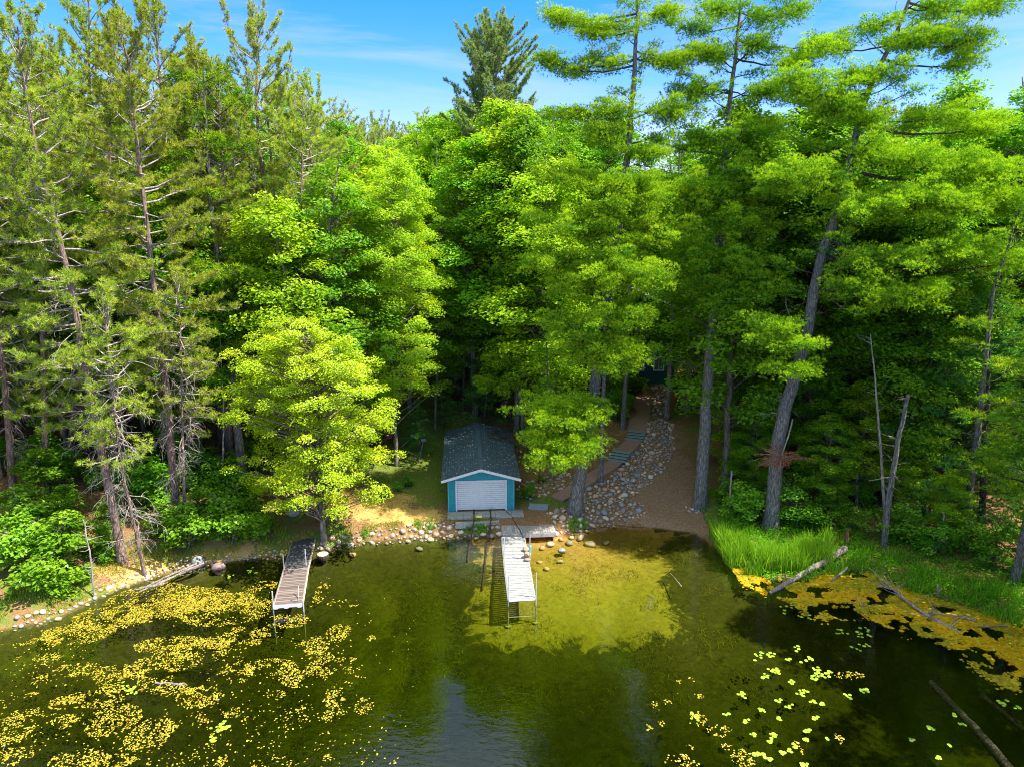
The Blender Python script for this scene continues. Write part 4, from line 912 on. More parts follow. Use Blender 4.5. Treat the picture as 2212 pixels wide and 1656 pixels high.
def dock_section(th, P4, boards, bm, fm, z=.42, side=.05):
    """P4: far left, far right, near right, near left (world); boards across"""
    fl, fr, nr, nl = [np.array(p) for p in P4]; o = np.array(th.location)
    L_ = (np.linalg.norm(fl - nl) + np.linalg.norm(fr - nr)) / 2; n = int(L_ / boards); G = Geo()
    for i in range(n):
        t0_, t1_ = (i + .11) / n, (i + .89) / n
        q = [fl + (nl - fl) * t0_, fr + (nr - fr) * t0_, fr + (nr - fr) * t1_, fl + (nl - fl) * t1_]
        dz = r.uniform(-.004, .004); G.prism([(p[0] - o[0], p[1] - o[1], p[2] - o[2]) for p in q][::-1], -.03 + dz, dz)
    G.obj('deck', bm, th)
    for p0, p1 in ((fl, nl), (fr, nr)):
        G = Geo(); u = nrm((p1 - p0)[None])[0]; sgn = 1 if p0 is fr else -1; off = np.array([u[1] * -1, u[0], 0]) * -1 * (.03)
        off = np.array([1, 0, 0]) * sgn * side * .6
        G.tubes(np.stack([p0 - o + off - A(0, 0, .06), p1 - o + off - A(0, 0, .06)]), [.07, .07], 4, cap=True); G.obj('side_beam', fm, th)
def post(th, x, y, z0, z1, rr, m, name='post'):
    o = th.location; G = Geo(); G.tubes(np.array([[x - o[0], y - o[1], z0 - o[2]], [x - o[0] + .01, y - o[1] + .01, z1 - o[2]]]), [rr, rr], 8, cap=True); return G.obj(name, m, th, smooth=False)
D1 = [at_z(x, y, .42) for x, y in [(1086, 1158.5), (1131, 1158.5), (1141, 1221), (1092, 1221)]]
D2 = [at_z(x, y, .42) for x, y in [(1092, 1221.5), (1142, 1221.5), (1153.5, 1290.6), (1101, 1293.6)]]
dk = thing('dock', 'narrow white aluminium dock reaching out into the lake from the wooden landing', 'dock', tuple(D1[3]))
dock_section(dk, D1, .165, M['dock_white'], M['pipe']); dock_section(dk, D2, .165, M['dock_white'], M['pipe'])
o = dk.location; G = Geo(); q0, q1 = D2[3] - np.array(o), D2[2] - np.array(o); G.tubes(np.stack([q0 - A(.02, .03, .07), q1 - A(-.02, .03, .07)]), [.065, .065], 4, cap=True); G.obj('end_beam', M['pipe'], dk)
for (p, h) in ((D2[3] + A(-.07, .05, 0), 1.25), (D2[2] + A(.09, .05, 0), 1.30), (D1[3] + A(-.08, .9, 0), 1.15), (D1[2] + A(.09, .7, 0), 1.5), (D1[0] + A(-.05, -.5, 0), .2)):
    post(dk, p[0], p[1], hgt(p[0], p[1]) - .1, .42 + h, .028, M['pipe'])
for (p, q) in ((D2[3], D2[2]), (D1[3] + A(0, .6, 0), D1[2] + A(0, .6, 0))):
    G = Geo(); o_ = np.array(o); G.tubes(np.stack([p - o_ + A(-.07, .05, -1.0), q - o_ + A(.09, .05, -1.0)]), [.022, .022], 6); G.obj('cross_brace', M['pipe'], dk)
for p in (D2[3] + A(-.07, .05, 0), D2[2] + A(.09, .05, 0)):
    G = Geo(); zz = hgt(p[0], p[1]) - o[2]; G.tubes(np.array([[p[0] - o[0], p[1] - o[1], zz], [p[0] - o[0], p[1] - o[1], zz + .05]]), [.17, .17], 12, cap=True); G.obj('foot_plate', plain('weedy_plate', (.30, .30, .06), .9), dk)

LD = [at_z(x, y, .42) for x, y in [(640, 1146), (682, 1150), (664, 1224), (615, 1228), (651, 1303), (592, 1308)]]
ldk = thing('dock', 'old dark wooden dock beside the yellow maple, its shore half covered by wet carpet', 'dock', tuple(LD[3]))
dock_section(ldk, [LD[0], LD[1], LD[2], LD[3]], .155, M['plank_red'], plain('weathered_beam', (.38, .31, .26), .8, ns_=.35, scale=6))
dock_section(ldk, [LD[3] - A(0, .01, 0), LD[2] - A(0, .01, 0), LD[4], LD[5]], .155, M['plank_red'], plain('weathered_side_beam', (.46, .37, .31), .8, ns_=.35, scale=6))
G = Geo(); o_ = np.array(ldk.location); nxy = 12; U = np.linspace(0, 1, 14); V_ = np.linspace(0, 1, 9); pts = []
for u in U:
    for v in V_:
        p = (LD[0] * (1 - u) + LD[3] * u) * (1 - v) + (LD[1] * (1 - u) + LD[2] * u) * v
        p = p + A((.05 * math.sin(u * 21 + 1) * (abs(v - .5) * 2) ** 3), .10 * math.sin(v * 9) * u, .018 + .012 * math.sin(u * 17 + v * 5) * math.sin(v * 11)); pts.append(p - o_)
ii = np.arange(14 * 9).reshape(14, 9); G.add(pts, np.stack([ii[:-1, :-1], ii[1:, :-1], ii[1:, 1:], ii[:-1, 1:]], -1).reshape(-1, 4)); G.obj('carpet', M['carpet'], ldk)
G = Geo(); p0, p1 = LD[5] - o_ + A(-.05, -.03, -.05), LD[4] - o_ + A(.05, -.03, -.05)
u = nrm((p1 - p0)[None])[0]; pr_ = []
for t in np.linspace(0, 1, 21): pr_.append((p0 + (p1 - p0) * t, .07 + .05 * (abs(t - .1) < .09) + .05 * (abs(t - .45) < .06) + .05 * (abs(t - .9) < .09)))
P_ = [p + A(0, 0, .06) for p, h in pr_] + [p - A(0, 0, h) for p, h in pr_]; nP = 21
Pb = [p + A(0, .05, 0) for p in P_]
G.add(P_ + Pb, [[i, i + 1, nP + i + 1, nP + i] for i in range(nP - 1)] + [[2 * nP + i, 3 * nP + i, 3 * nP + i + 1, 2 * nP + i + 1] for i in range(nP - 1)] + [[i, 2 * nP + i, 2 * nP + i + 1, i + 1] for i in range(nP - 1)] + [[nP + i, nP + i + 1, 3 * nP + i + 1, 3 * nP + i] for i in range(nP - 1)])
G.obj('end_plate', M['white'], ldk)
for p, h in ((LD[5] + A(-.07, .05, 0), .75), (LD[4] + A(.07, .02, 0), .15), (LD[3] + A(-.08, .1, 0), .8), (LD[2] + A(-.12, .15, 0), .95)):
    post(ldk, p[0], p[1], hgt(p[0], p[1]) - .1, .42 + h, .032, M['pipe'])
G = Geo(); q = LD[4] - o_; G.tubes(np.array([q + A(-.22, .18, .02), q + A(-.30, .55, .05), q + A(-.36, .85, .45)]), [.022, .022, .022], 6); G.tubes(np.array([q + A(-.22, .18, .03), q + A(-.60, .30, .03)]), [.02, .02], 6); G.obj('mooring_bracket', M['metal'], ldk)

# ------------------------------------------------------------------ path, steps
pc = [(960, 1012), (1080, 960), (1200, 893), (1330, 805), (1440, 742), (1487, 705), (1535, 640), (1578, 600), (1612, 560), (1640, 500), (1648, 430), (1668, 330), (1690, 240)]
PW = ground([c1(*p)[0] for p in pc], [c1(*p)[1] for p in pc])
def ribbon(P_, w, m, name, label, lift=.05, cat='path', kind=None, th=.10):
    n = 30; C = bend(P_, n, 0); T = nrm(np.gradient(C[:, :2], axis=0)); Nn = np.stack([-T[:, 1], T[:, 0]], 1); V = []
    for k in (-1, 1):
        q = C[:, :2] + Nn * w / 2 * k; V.append(np.column_stack([q, C[:, 2] + lift]))
    V = np.array(V); B_ = V - A(0, 0, th + .15); al = np.vstack([V[0], V[1], B_[0], B_[1]]); F_ = []
    for i in range(n - 1): F_ += [[i, i + 1, n + i + 1, n + i][::-1], [i, 2 * n + i, 2 * n + i + 1, i + 1][::-1], [n + i, n + i + 1, 3 * n + i + 1, 3 * n + i][::-1]]
    F_ += [[0, n, 3 * n, 2 * n], [n - 1, 3 * n - 1, 4 * n - 1, 2 * n - 1]]
    G = Geo(); G.add(al, F_); o = G.obj(name, m)
    return tag(o, label, cat, kind=kind)
ribbon(PW[[1, 2, 3, 4, 5]], 1.05, M['path'], 'path', '', .09, kind='structure')
ribbon(PW[[6, 7, 8]], 1.25, M['path'], 'path', '', .10, kind='structure')
ribbon(PW[[9, 10, 11, 12]], 1.55, M['path'], 'path', '', .10, kind='structure')
def steps(p0, p1, w, label):
    t = thing('garden_steps', label, 'steps', tuple(p0)); u = (p1 - p0); L_ = np.hypot(u[0], u[1]); an = math.atan2(u[1], u[0])
    for k in range(4):
        G = Geo(); c = (p1 - p0) * ((k + .5) / 4); G.box((c[0], c[1], c[2] + .02), (L_ / 4 + .02, w, .16 + .0), 0, rotz(an)); G.box((c[0], c[1], c[2] - .16), (L_ / 4, w - .02, .2), 0, rotz(an)); G.obj('tread', M['step'], t); G = Geo(); G.box((c[0] - u[0] / L_ * L_ / 8, c[1] - u[1] / L_ * L_ / 8, c[2] - .02), (.03, w + .02, .16), 0, rotz(an)); G.obj('riser', M['deck_dark'], t)
steps(PW[5] + A(0, 0, -.02), PW[6] + A(0, 0, .12), 1.35, 'lower flight of grey green timber steps in the path beside the rock bed')
steps(PW[8] + A(0, 0, -.02), PW[9] + A(0, 0, .12), 1.35, 'upper flight of grey green timber steps in the path')
p = g1(*c1(955, 1012)); G = Geo(); G.box(p + A(0, 0, .02), (1.2, .75, .10), 0, rotz(-.15)); tag(G.obj('paving_slab', plain('blue_grey_slab', (.26, .32, .36), .8, ns_=.25, scale=5)), 'flat blue grey slab at the lower end of the path', 'slab')

# ------------------------------------------------------------------ stones
def ico(sub):
    import bmesh
    bm = bmesh.new(); bmesh.ops.create_icosphere(bm, subdivisions=sub, radius=1.0); V = np.array([v.co[:] for v in bm.verts]); F_ = np.array([[v.index for v in f.verts] for f in bm.faces]); bm.free(); return V, F_
ICO = {k: ico(k) for k in (1, 2, 3)}
def rock_verts(sub, rr, amp=.28):
    V, F_ = ICO[sub]; off = np.zeros(len(V))
    for _ in range(7):
        d = nrm(rr.normal(0, 1, 3)); off += np.clip(V @ d - rr.uniform(.35, .7), 0, 1) * -rr.uniform(.4, .9)
    q = V * (1 + amp * off[:, None] + rr.normal(0, .02, (len(V), 1))); return q, F_
rocks = []
for i in range(7):
    q, F_ = rock_verts(2, np.random.default_rng(300 + i), .6); G = Geo(); G.add(q, F_); rocks.append(G.mesh('fieldstone', [M['stone']], smooth=True))
def polyw(pts, cv=c1): P_ = [cv(*p) for p in pts]; return ground([p[0] for p in P_], [p[1] for p in P_])[:, :2]
def inside(P_, poly):
    x, y = P_[:, 0], P_[:, 1]; c = np.zeros(len(P_), bool); j = len(poly) - 1
    for i in range(len(poly)):
        xi, yi, xj, yj = *poly[i], *poly[j]
        c ^= ((yi > y) != (yj > y)) & (x < (xj - xi) * (y - yi) / (yj - yi + 1e-12) + xi); j = i
    return c
def darts(cands, rad_f, maxn, rr, existing):
    out = []
    for q in cands:
        rad = rad_f()
        if all((q[0] - e[0]) ** 2 + (q[1] - e[1]) ** 2 > ((rad + e[2]) * .82) ** 2 for e in existing):
            existing.append((q[0], q[1], rad)); out.append((q[0], q[1], rad))
            if len(out) >= maxn: break
    return out
rr = np.random.default_rng(77)
bedA = polyw([(1705, 440), (1800, 405), (1885, 445), (1895, 620), (1845, 730), (1710, 870), (1560, 960), (1690, 1000), (1700, 1075), (1560, 1130), (1370, 1150), (1270, 1190), (1085, 1205), (1060, 1110), (1012, 1055), (1110, 1015), (1262, 1000), (1262, 905), (1390, 835), (1510, 760), (1580, 680), (1615, 600), (1700, 530)])
bedB = polyw([(60, 1135), (170, 1120), (320, 1128), (690, 1128), (700, 1215), (500, 1222), (300, 1215), (60, 1225)])
bedD = polyw([(1740, 180), (1830, 180), (1835, 370), (1745, 380)])
bedC = polyw([(815, 850), (1000, 800), (1180, 770), (1190, 860), (960, 960), (860, 960), (800, 920)])
def fill(poly, n, rf, keep=1.0):
    lo, hi = poly.min(0), poly.max(0); q = rr.uniform(lo, hi, (n, 2)); q = q[inside(q, poly)]; return darts(q[rr.random(len(q)) < keep], rf, 9999, rr, ex)
ex = [(3.6, 42.7, .45)]
stA = fill(bedA, 500, lambda: rr.uniform(.17, .29)); stA += fill(bedA, 2500, lambda: rr.uniform(.10, .18)); stA += fill(bedA, 5000, lambda: rr.uniform(.06, .10))
stB = fill(bedB, 900, lambda: rr.uniform(.15, .27)); stB += fill(bedB, 2000, lambda: rr.uniform(.08, .14))
stD = fill(bedD, 600, lambda: rr.uniform(.12, .22)); stC = fill(bedC, 60, lambda: rr.uniform(.12, .2)); stC += fill(bedC, 160, lambda: rr.uniform(.05, .10))
def shore_line(xa, xb, n, s0, s1, rf):
    xs = rr.uniform(xa, xb, n); ys = np.interp(xs, [p[0] for p in _sh], [p[1] for p in _sh]); w = at_z(xs, ys)[:, :2]; w[:, 1] += rr.uniform(s0, s1, n); return darts(w, rf, 9999, rr, ex)
stS = shore_line(690, 1010, 130, -.25, .35, lambda: rr.uniform(.12, .26)); stS += shore_line(690, 1010, 300, -.3, .5, lambda: rr.uniform(.06, .12))
stL = shore_line(20, 330, 90, -.2, .5, lambda: rr.uniform(.09, .22)); stL += shore_line(20, 600, 300, -.25, .4, lambda: rr.uniform(.06, .13)); stL += shore_line(440, 620, 40, -.25, .2, lambda: rr.uniform(.12, .28))
stR = shore_line(1200, 1330, 60, -.5, .5, lambda: rr.uniform(.10, .22)) + darts([g1(1500, 1100)[:2] + rr.normal(0, .25, 2) for _ in range(30)], lambda: rr.uniform(.07, .14), 14, rr, ex)
every = [(s, lb) for st, lb in ((stA, 0), (stB, 1), (stD, 2), (stC, 3), (stS, 4), (stL, 5), (stR, 6)) for s in st]
every.sort(key=lambda e: -e[0][2] * 44 / max(e[0][1], 30))
LB = [('rounded fieldstone in the big rock bed beside the path', 'stones of the rock bed beside the path'), ('rounded shore stone below the boathouse door', 'shore stones below the boathouse'), ('dark fieldstone edging the upper path', 'stones along the upper path'),
      ('loose stone on the dirt between boathouse and path', 'loose stones between boathouse and path'), ('pale round stone at the water edge of the orange lawn', 'stones along the lawn shore'), ('pinkish boulder on the grassy left shore', 'stones of the left shore'), ('stone at the water edge near the small beach', 'stones near the beach')]
small = Geo()
for k, ((x, y, rad), lb) in enumerate(every):
    z = max(hgt(x, y), -.12)
    if k < 296:
        o = bpy.data.objects.new('fieldstone', rocks[k % 7]); COL.objects.link(o); o.location = (x, y, z + rad * rr.uniform(-.05, .2)); o.rotation_euler = (rr.normal(0, .3), rr.normal(0, .3), rr.uniform(0, 6.28))
        o.scale = (rad * rr.uniform(.95, 1.2), rad * rr.uniform(.8, 1.05), rad * rr.uniform(.6, .85)); tag(o, LB[lb][0], 'stone', LB[lb][1])
    elif len(small.V) < 1500:
        q, F_ = rock_verts(1, rr, .5); q = q * [rad * 1.1, rad * .95, rad * .7] @ rotz(rr.uniform(0, 6)).T + [x, y, z + rad * .2]; small.add(q, F_)
stuff('small_stones', small, M['stone'], 'small stones and gravel filling the rock bed and the shore edge', smooth=True, cat='stones')
def boulder(x, y, z, sc, label, m, seed, rzz=0):
    q, F_ = rock_verts(3, np.random.default_rng(seed), .5); G = Geo(); G.add(q * np.array(sc), F_); o = G.obj('boulder', m, smooth=True); o.location = (x, y, z); o.rotation_euler[2] = rzz; return tag(o, label, 'boulder')
GREY = plain('grey_granite', (.30, .31, .30), .85, ns_=.45, scale=9, bs=.4); TAN = plain('tan_granite', (.46, .31, .22), .85, ns_=.35, scale=7, bs=.4); PINK = plain('pink_granite', (.34, .23, .20), .85, ns_=.35, scale=7, bs=.4)
p = g1(634, 1110); boulder(p[0], p[1], p[2] + .15, (.50, .42, .34), 'large grey boulder under the yellow maple above the dark dock', GREY, 1)
p = g1(430, 1219); boulder(p[0], p[1], p[2] + .12, (.42, .36, .40), 'grey boulder at the end of the driftwood logs on the left shore', GREY, 2)
p = g1(472, 1226); boulder(p[0], p[1], .08, (.40, .32, .26), 'pink boulder half in the water right of the driftwood logs', PINK, 3)
q = at_z(1136, 1186, .55); boulder(q[0] - .02, q[1] + .05, .56, (.20, .19, .16), 'tan rock on the white dock nearer the landing', TAN, 4)
q = at_z(1138, 1199, .55); boulder(q[0], q[1], .57, (.25, .21, .19), 'larger pale tan rock on the white dock', TAN, 5, .4)
q = at_z(1139, 1208, .5); boulder(q[0], q[1], .50, (.20, .12, .10), 'flat brown rock at the front of the rocks on the white dock', PINK, 6)
q = g1(1213, 1200, True); boulder(q[0], q[1], -.10, (.26, .23, .18), 'blue grey rock just under the water right of the white dock', plain('blue_grey_rock', (.24, .29, .33), .8, ns_=.3, scale=8), 7)
G = Geo(); q = at_z(1144.5, 1186, .30); G.tubes(np.array([[0, 0, -.2], [0, 0, .22]]), [.09, .10], 12, cap=True); G.tubes(np.array([[0, 0, .22], [0, 0, .26]]), [.105, .06], 12, cap=True); o = G.obj('bottle', M['teal_cup']); o.location = tuple(q); tag(o, 'small teal bottle hung beside the rocks on the white dock', 'bottle')
SB = 0
for x, y, s in [(1255, 1165, .35), (1230, 1175, .28), (1275, 1178, .4), (1190, 1178, .3), (1170, 1185, .25), (760, 1200, .3), (905, 1187, .28), (1210, 1215, .22), (1310, 1175, .3), (1165, 1215, .2), (1180, 1230, .22)]:
    q = g1(x, y, True); o = bpy.data.objects.new('sunken_rock', rocks[SB % 7]); SB += 1; COL.objects.link(o); o.location = (q[0], q[1], q[2] + s * .25); o.scale = (s, s * .85, s * .6); o.rotation_euler[2] = x; tag(o, 'brown rock lying under the shallow water near the shore', 'rock', 'sunken rocks near the shore')

# ------------------------------------------------------------------ cabin and other things on the slope
YC = 66.0
c0, c1_, ap, gb = at_y(1215, 700, YC), at_y(1464, 668, YC), at_y(1335, 606, YC), hgt(13, 66) - .6
WX0, WX1 = float(c0[0]), float(c1_[0]); EZ = float(c1_[2]); AZ = float(ap[2]); MX = (WX0 + WX1) / 2; CD = 9
AZ = EZ + (WX1 - MX) * .42
cb = thing('cabin', 'dark teal cabin with grey trimmed windows, half hidden behind the pines above the path', 'cabin', (WX0, YC, gb))
w = WX1 - WX0; e = EZ - gb; az_ = AZ - gb
G = Geo(); G.box((w / 2, CD / 2, e / 2 - .3), (w, CD, e + .6)); V = [[0, 0, e], [w, 0, e], [w / 2, 0, az_], [0, CD, e], [w, CD, e], [w / 2, CD, az_]]; G.add(V, [[0, 1, 2], [5, 4, 3]]); G.obj('wall', M['cabin'], cb)
G = Geo()
for sg in (1, -1):
    x_e = w / 2 + sg * (w / 2 + .5); z_e = e - .5 * .42
    V = [[w / 2, -.6, az_ + .14], [x_e, -.6, z_e + .14], [x_e, CD + .5, z_e + .14], [w / 2, CD + .5, az_ + .14]]; V2 = [[x, y, z - .12] for x, y, z in V]; F4 = [[0, 1, 2, 3], [7, 6, 5, 4], [0, 4, 5, 1], [1, 5, 6, 2], [2, 6, 7, 3]]
    G.add(V + V2, F4 if sg > 0 else [f[::-1] for f in F4])
rf = G.obj('roof', M['cabin_roof'], cb)
G = Geo()
for sg in (1, -1): G.tubes(np.array([[w / 2, -.64, az_ + .06], [w / 2 + sg * (w / 2 + .5), -.64, e - .21 + .06]]), [.10, .10], 4)
G.obj('bargeboard', M['cabin_trim'], rf)
def win(x, z, ww, wh):
    G = Geo()
    for dx in (-ww / 2, ww / 2): G.box((x + dx, -.04, z), (.10, .08, wh + .1))
    for dz in (-wh / 2, wh / 2): G.box((x, -.04, z + dz), (ww - .1, .08, .10))
    G.box((x, -.035, z), (.05, .06, wh - .1)); f = G.obj('window', M['white' if z > 2.6 else 'cabin_trim'], cb)
    G = Geo(); G.box((x, -.012, z), (ww - .06, .02, wh - .06)); G.obj('pane', M['glass'], f)
for px, py, ww, wh in [(1424, 698, 1.0, 1.5), (1385, 698, 1.0, 1.5), (1423, 785, .95, 1.3), (1380, 785, .95, 1.3), (1300, 700, 1.6, 1.5)]:
    q = at_y(px, py, YC); win(float(q[0]) - WX0, float(q[2]) - gb, ww, wh)
dz = float(at_y(1480, 742, YC)[2]) - gb; dk2 = thing('cabin_deck', 'dark timber deck with slatted railing and stairs on the right side of the cabin', 'deck', (WX1 + .1, YC + .2, gb))
G = Geo(); G.box((1.1, 1.5, dz - .06), (2.1, 3.4, .12)); G.obj('platform', M['deck_dark'], dk2)
G = Geo(); G.box((1.1, -.18, dz + 1.0), (2.1, .07, .06)); G.box((1.1, -.18, dz + .15), (2.1, .05, .05))
for i in range(16): G.box((.12 + i * .13, -.18, dz + .58), (.035, .035, .82))
G.obj('railing', plain('brown_railing', (.22, .12, .08), .7, ns_=.3), dk2)
for x in (.12, 2.05):
    for y in (-.1, 3.1): G = Geo(); G.box((x, y, dz / 2 - .2), (.12, .12, dz + .2)); G.obj('leg', M['deck_dark'], dk2)
for k in range(7): G = Geo(); G.box((2.3 + k * .26, .4, dz - .15 - k * .2), (.28, 1.0, .05)); G.obj('stair_tread', M['deck_dark'], dk2)
q = at_y(1165, 608, 82); zb = hgt(q[0], q[1]); sh = thing('shed', 'pale roofed outbuilding glimpsed between the trees beyond the boathouse', 'shed', (float(q[0]), 82., zb)); hh = float(q[2]) - zb
G = Geo(); G.box((0, 1.6, hh / 2 - .6), (4.2, 3, hh - .8)); G.obj('wall', M['cabin_trim'], sh); G = Geo(); V = [[-2.4, -.3, hh - 1.1], [2.4, -.3, hh - 1.1], [2.4, 1.6, hh + .1], [-2.4, 1.6, hh + .1], [2.4, 3.5, hh - 1.1], [-2.4, 3.5, hh - 1.1]]
G.add(V + [[x, y, z - .08] for x, y, z in V], [[0, 1, 2, 3], [3, 2, 4, 5], [9, 8, 7, 6], [11, 10, 8, 9], [0, 6, 7, 1], [5, 4, 10, 11]]); G.obj('roof', M['pale_roof'], sh)

p = g1(841, 958); ch = thing('garden_chair', 'red brown wooden lounge chair on the lawn behind the slim maple trunk', 'chair', tuple(p), .25)
G = Geo()
for i in range(5): G.box((-.24 + i * .12, .30, .72), (.10, .03, .85), 0, rotx(-.35))
G.obj('backrest', M['chair'], ch); G = Geo()
for i in range(5): G.box((0, -.25 + i * .11, .34 - i * .015), (.56, .10, .025))
G.obj('seat', M['chair'], ch)
for sx in (-.32, .32):
    G = Geo(); G.box((sx, -.02, .56), (.13, .72, .03)); G.obj('armrest', M['chair'], ch)
    for y in (-.33, .25): G = Geo(); G.box((sx * .95, y, .27), (.04, .09, .54)); G.obj('leg', M['chair'], ch)
q = [g1(866, 970), g1(893, 953), g1(915, 963), g1(905, 998)]; o_ = q[1]
fr = thing('pipe_frame', 'white metal pipe frame with two square foot plates lying on the lawn', 'frame', tuple(o_))
def tubeo(P_, rad, name, m, th): G = Geo(); G.tubes(np.array(P_) - np.array(th.location), [rad] * len(P_), 7, cap=True); return G.obj(name, m, th)
tubeo([q[0] + A(0, 0, .15), q[1] + A(0, 0, .45)], .035, 'pipe', M['pipe'], fr); tubeo([q[3] + A(0, 0, .1), q[2] + A(0, 0, .45)], .035, 'pipe', M['pipe'], fr); tubeo([q[0] + A(.1, 0, .15), q[3] + A(0, .5, .18)], .02, 'cross_bar', M['pipe'], fr)
for k in (1, 2): G = Geo(); G.box(q[k] - o_ + A(0, 0, .48), (.36, .30, .03), 0, rotz(.2 * k) @ rotx(.35)); G.obj('foot_plate', M['white'], fr)

# ------------------------------------------------------------------ logs, snags, driftwood
def log(pts, rad, label, m='log', name='fallen_log', sides=9, cap=True, twigs=0, seed=0, cat='log', tl=(.3, .9)):
    rr_ = np.random.default_rng(seed + 900); P_ = bend(np.array(pts, float), 14, .02, rr_); G = Geo(); G.tubes(P_, np.linspace(rad[0], rad[1], 14), sides, cap=cap)
    if twigs:
        I = np.zeros(twigs, int); s = rr_.uniform(.1, 1, twigs); B, D = poly_at(P_[None], I, s); d = nrm(D * .6 + rr_.normal(0, .7, D.shape)); d[:, 2] = np.abs(d[:, 2]) * .5; l = rr_.uniform(*tl, (twigs, 1))
        G.tubes(np.stack([B, B + d * l * .4 + rr_.normal(0, .05, B.shape), B + d * l * .75, B + d * l + rr_.normal(0, .08, B.shape)], 1), np.tile([rad[1] * .7 + .006, .012, .010, .006], (twigs, 1)), 4)
    o = G.obj(name, M[m], smooth=True); return tag(o, label, cat)
log([at_z(1662, 1281, -.04), at_z(1740, 1235, .30), at_z(1826, 1184, .72)], (.11, .19), 'weathered fallen log reaching from the reeds into the water, broken at its upper end', seed=1, twigs=3)
p = g1(1826, 1184); G = Geo(); q, F_ = rock_verts(2, np.random.default_rng(4), .8); G.add(q * [.16, .16, .30] + [0, 0, .2], F_); G.tubes(np.array([[.03, 0, .2], [.0, .02, .62], [.06, 0, .8]]), [.14, .10, .02], 7); o = G.obj('broken_stump', plain('rotten_wood', (.28, .10, .06), .9, ns_=.5, scale=14, bs=.5)); o.location = tuple(p + A(0, 0, .35)); tag(o, 'red brown rotten stump at the upper end of the fallen log', 'stump')
log([at_z(1794, 1255, .05), at_z(1830, 1226, .3)], (.05, .07), 'short grey stick just below the fallen log among the floating leaves', seed=2)
log([at_z(2078, 1368, -.02), at_z(2010, 1332, .12), at_z(1960, 1300, .18), at_z(1905, 1250, .35)], (.085, .03), 'fallen dead branch with a fan of grey twigs over the floating leaves', 'dead', 'dead_branch', twigs=34, seed=3, cat='branch', tl=(.5, 1.9))
log([at_z(2110, 1340, .1), at_z(2050, 1325, .2), at_z(1995, 1322, .1)], (.04, .02), 'thin curved pale branch right of the fan of twigs', 'dead', 'dead_branch', twigs=3, seed=4, cat='branch')
log([at_z(2178, 1350, .1), at_z(2110, 1352, .1)], (.03, .02), 'thin straight stick lying at the right end of the leaf mat', 'dead', 'dead_branch', seed=5, cat='branch')
log([at_z(1868, 1318, -.05), at_z(1852, 1290, .4)], (.015, .02), 'small pale twig standing in the water below the olive leaves', 'dead', 'dead_branch', twigs=4, seed=6, cat='branch', tl=(.2, .5))
log([at_z(2027, 1290, .0), at_z(2026, 1262, .9)], (.05, .035), 'upright pale dead stub beside the twigs', 'dead', 'dead_branch', twigs=2, seed=7, cat='branch', tl=(.1, .3))
log([at_z(2010, 1474, -.28), at_z(2080, 1545, -.3), at_z(2130, 1600, -.34), at_z(2190, 1672, -.36)], (.13, .18), 'long brown log sunk just under the dark water', 'bark_dark', 'sunken_log', seed=8, twigs=2)
log([at_z(2120, 1500, -.7), at_z(2290, 1640, -.7)], (.10, .12), 'faint second log sunk deeper beside the long one', 'bark_dark', 'sunken_log', seed=9)
log([at_z(335, 1474, .03), at_z(400, 1477, .03)], (.04, .05), 'pale driftwood stick floating among the yellow leaves', seed=10)
log([at_z(1448, 1237, -.1), at_z(1472, 1265, .0)], (.02, .035), 'thin tan stick poking out of the water at the shadow edge', seed=11)
for i, (u, v, lb) in enumerate([((300, 1278), (432, 1222), 'long weathered log nearest the water on the left shore'), ((312, 1268), (425, 1217), 'second weathered log lying above the one nearest the water'), ((345, 1260), (440, 1215), 'upper weathered log of the left shore pile'), ((285, 1275), (350, 1262), 'short broken log at the left end of the shore pile')]):
    log([at_z(*u, .12 + .08 * i), at_z((u[0] + v[0]) / 2, (u[1] + v[1]) / 2 - 2, .18 + .1 * i), at_z(*v, .22 + .1 * i)], (.035, .06), lb, seed=20 + i, twigs=4)
G = Geo(); n = 18; an = np.arange(n) * 2 * pi / n; R0 = .36
G.tubes(np.array([[0, 0, -.16], [0, 0, .10]]), [R0 * .9, R0], 18, cap=True); st = G.obj('stump', M['bark_dark']); q = at_z(697, 1197, .1); st.location = tuple(q - A(0, 0, .06)); tag(st, 'round pale stump top standing in the water beside the dark dock', 'stump')
G = Geo(); G.tubes(np.array([[0, 0, .104], [0, 0, .112]]), [R0 * .86, R0 * .80], 18, cap=True); G.obj('cut_face', plain('pale_cut_wood', (.62, .50, .32), .8, ns_=.3, scale=18), st)
def snag(pts, rad, label, seed, twigs=14, m='dead', name='dead_tree', tl=(.3, 1.2)):
    b_ = g1(*pts[0]); path = px_path(pts, b_[1]) + b_; return log(path, rad, label, m, name, twigs=twigs, seed=seed, cat='dead tree', tl=tl)
snag([(1909, 1180), (1922, 1060), (1938, 960), (1962, 852)], (.20, .10), 'broken grey dead trunk standing on the right bank', 30, 26, 'bark_white', tl=(.4, 2.0))
snag([(1914, 1150), (1905, 1000), (1893, 850), (1880, 720)], (.10, .03), 'thin pale dead stem beside the broken grey trunk', 31, 16, tl=(.5, 1.8))
snag([(1577, 1117), (1577, 1070), (1580, 1016)], (.07, .05), 'short splintered dead post between the dirt slope and the reeds', 32, 0)
snag([(204, 1290), (195, 1200), (180, 1123)], (.05, .03), 'thin bare dead sapling at the water edge of the left shore', 33, 22, tl=(.3, .9))
snag([(480, 1060), (484, 900), (475, 700)], (.06, .03), 'thin white dead birch stem in the gap right of the red pines', 34, 8)
snag([(70, 1200), (50, 1120), (30, 1060)], (.05, .03), 'thin pale dead stem in the leftmost undergrowth', 35, 10)
snag([(2040, 1190), (2038, 1100)], (.06, .04), 'pale short dead stem in the ferns under the dark pines', 36, 3)
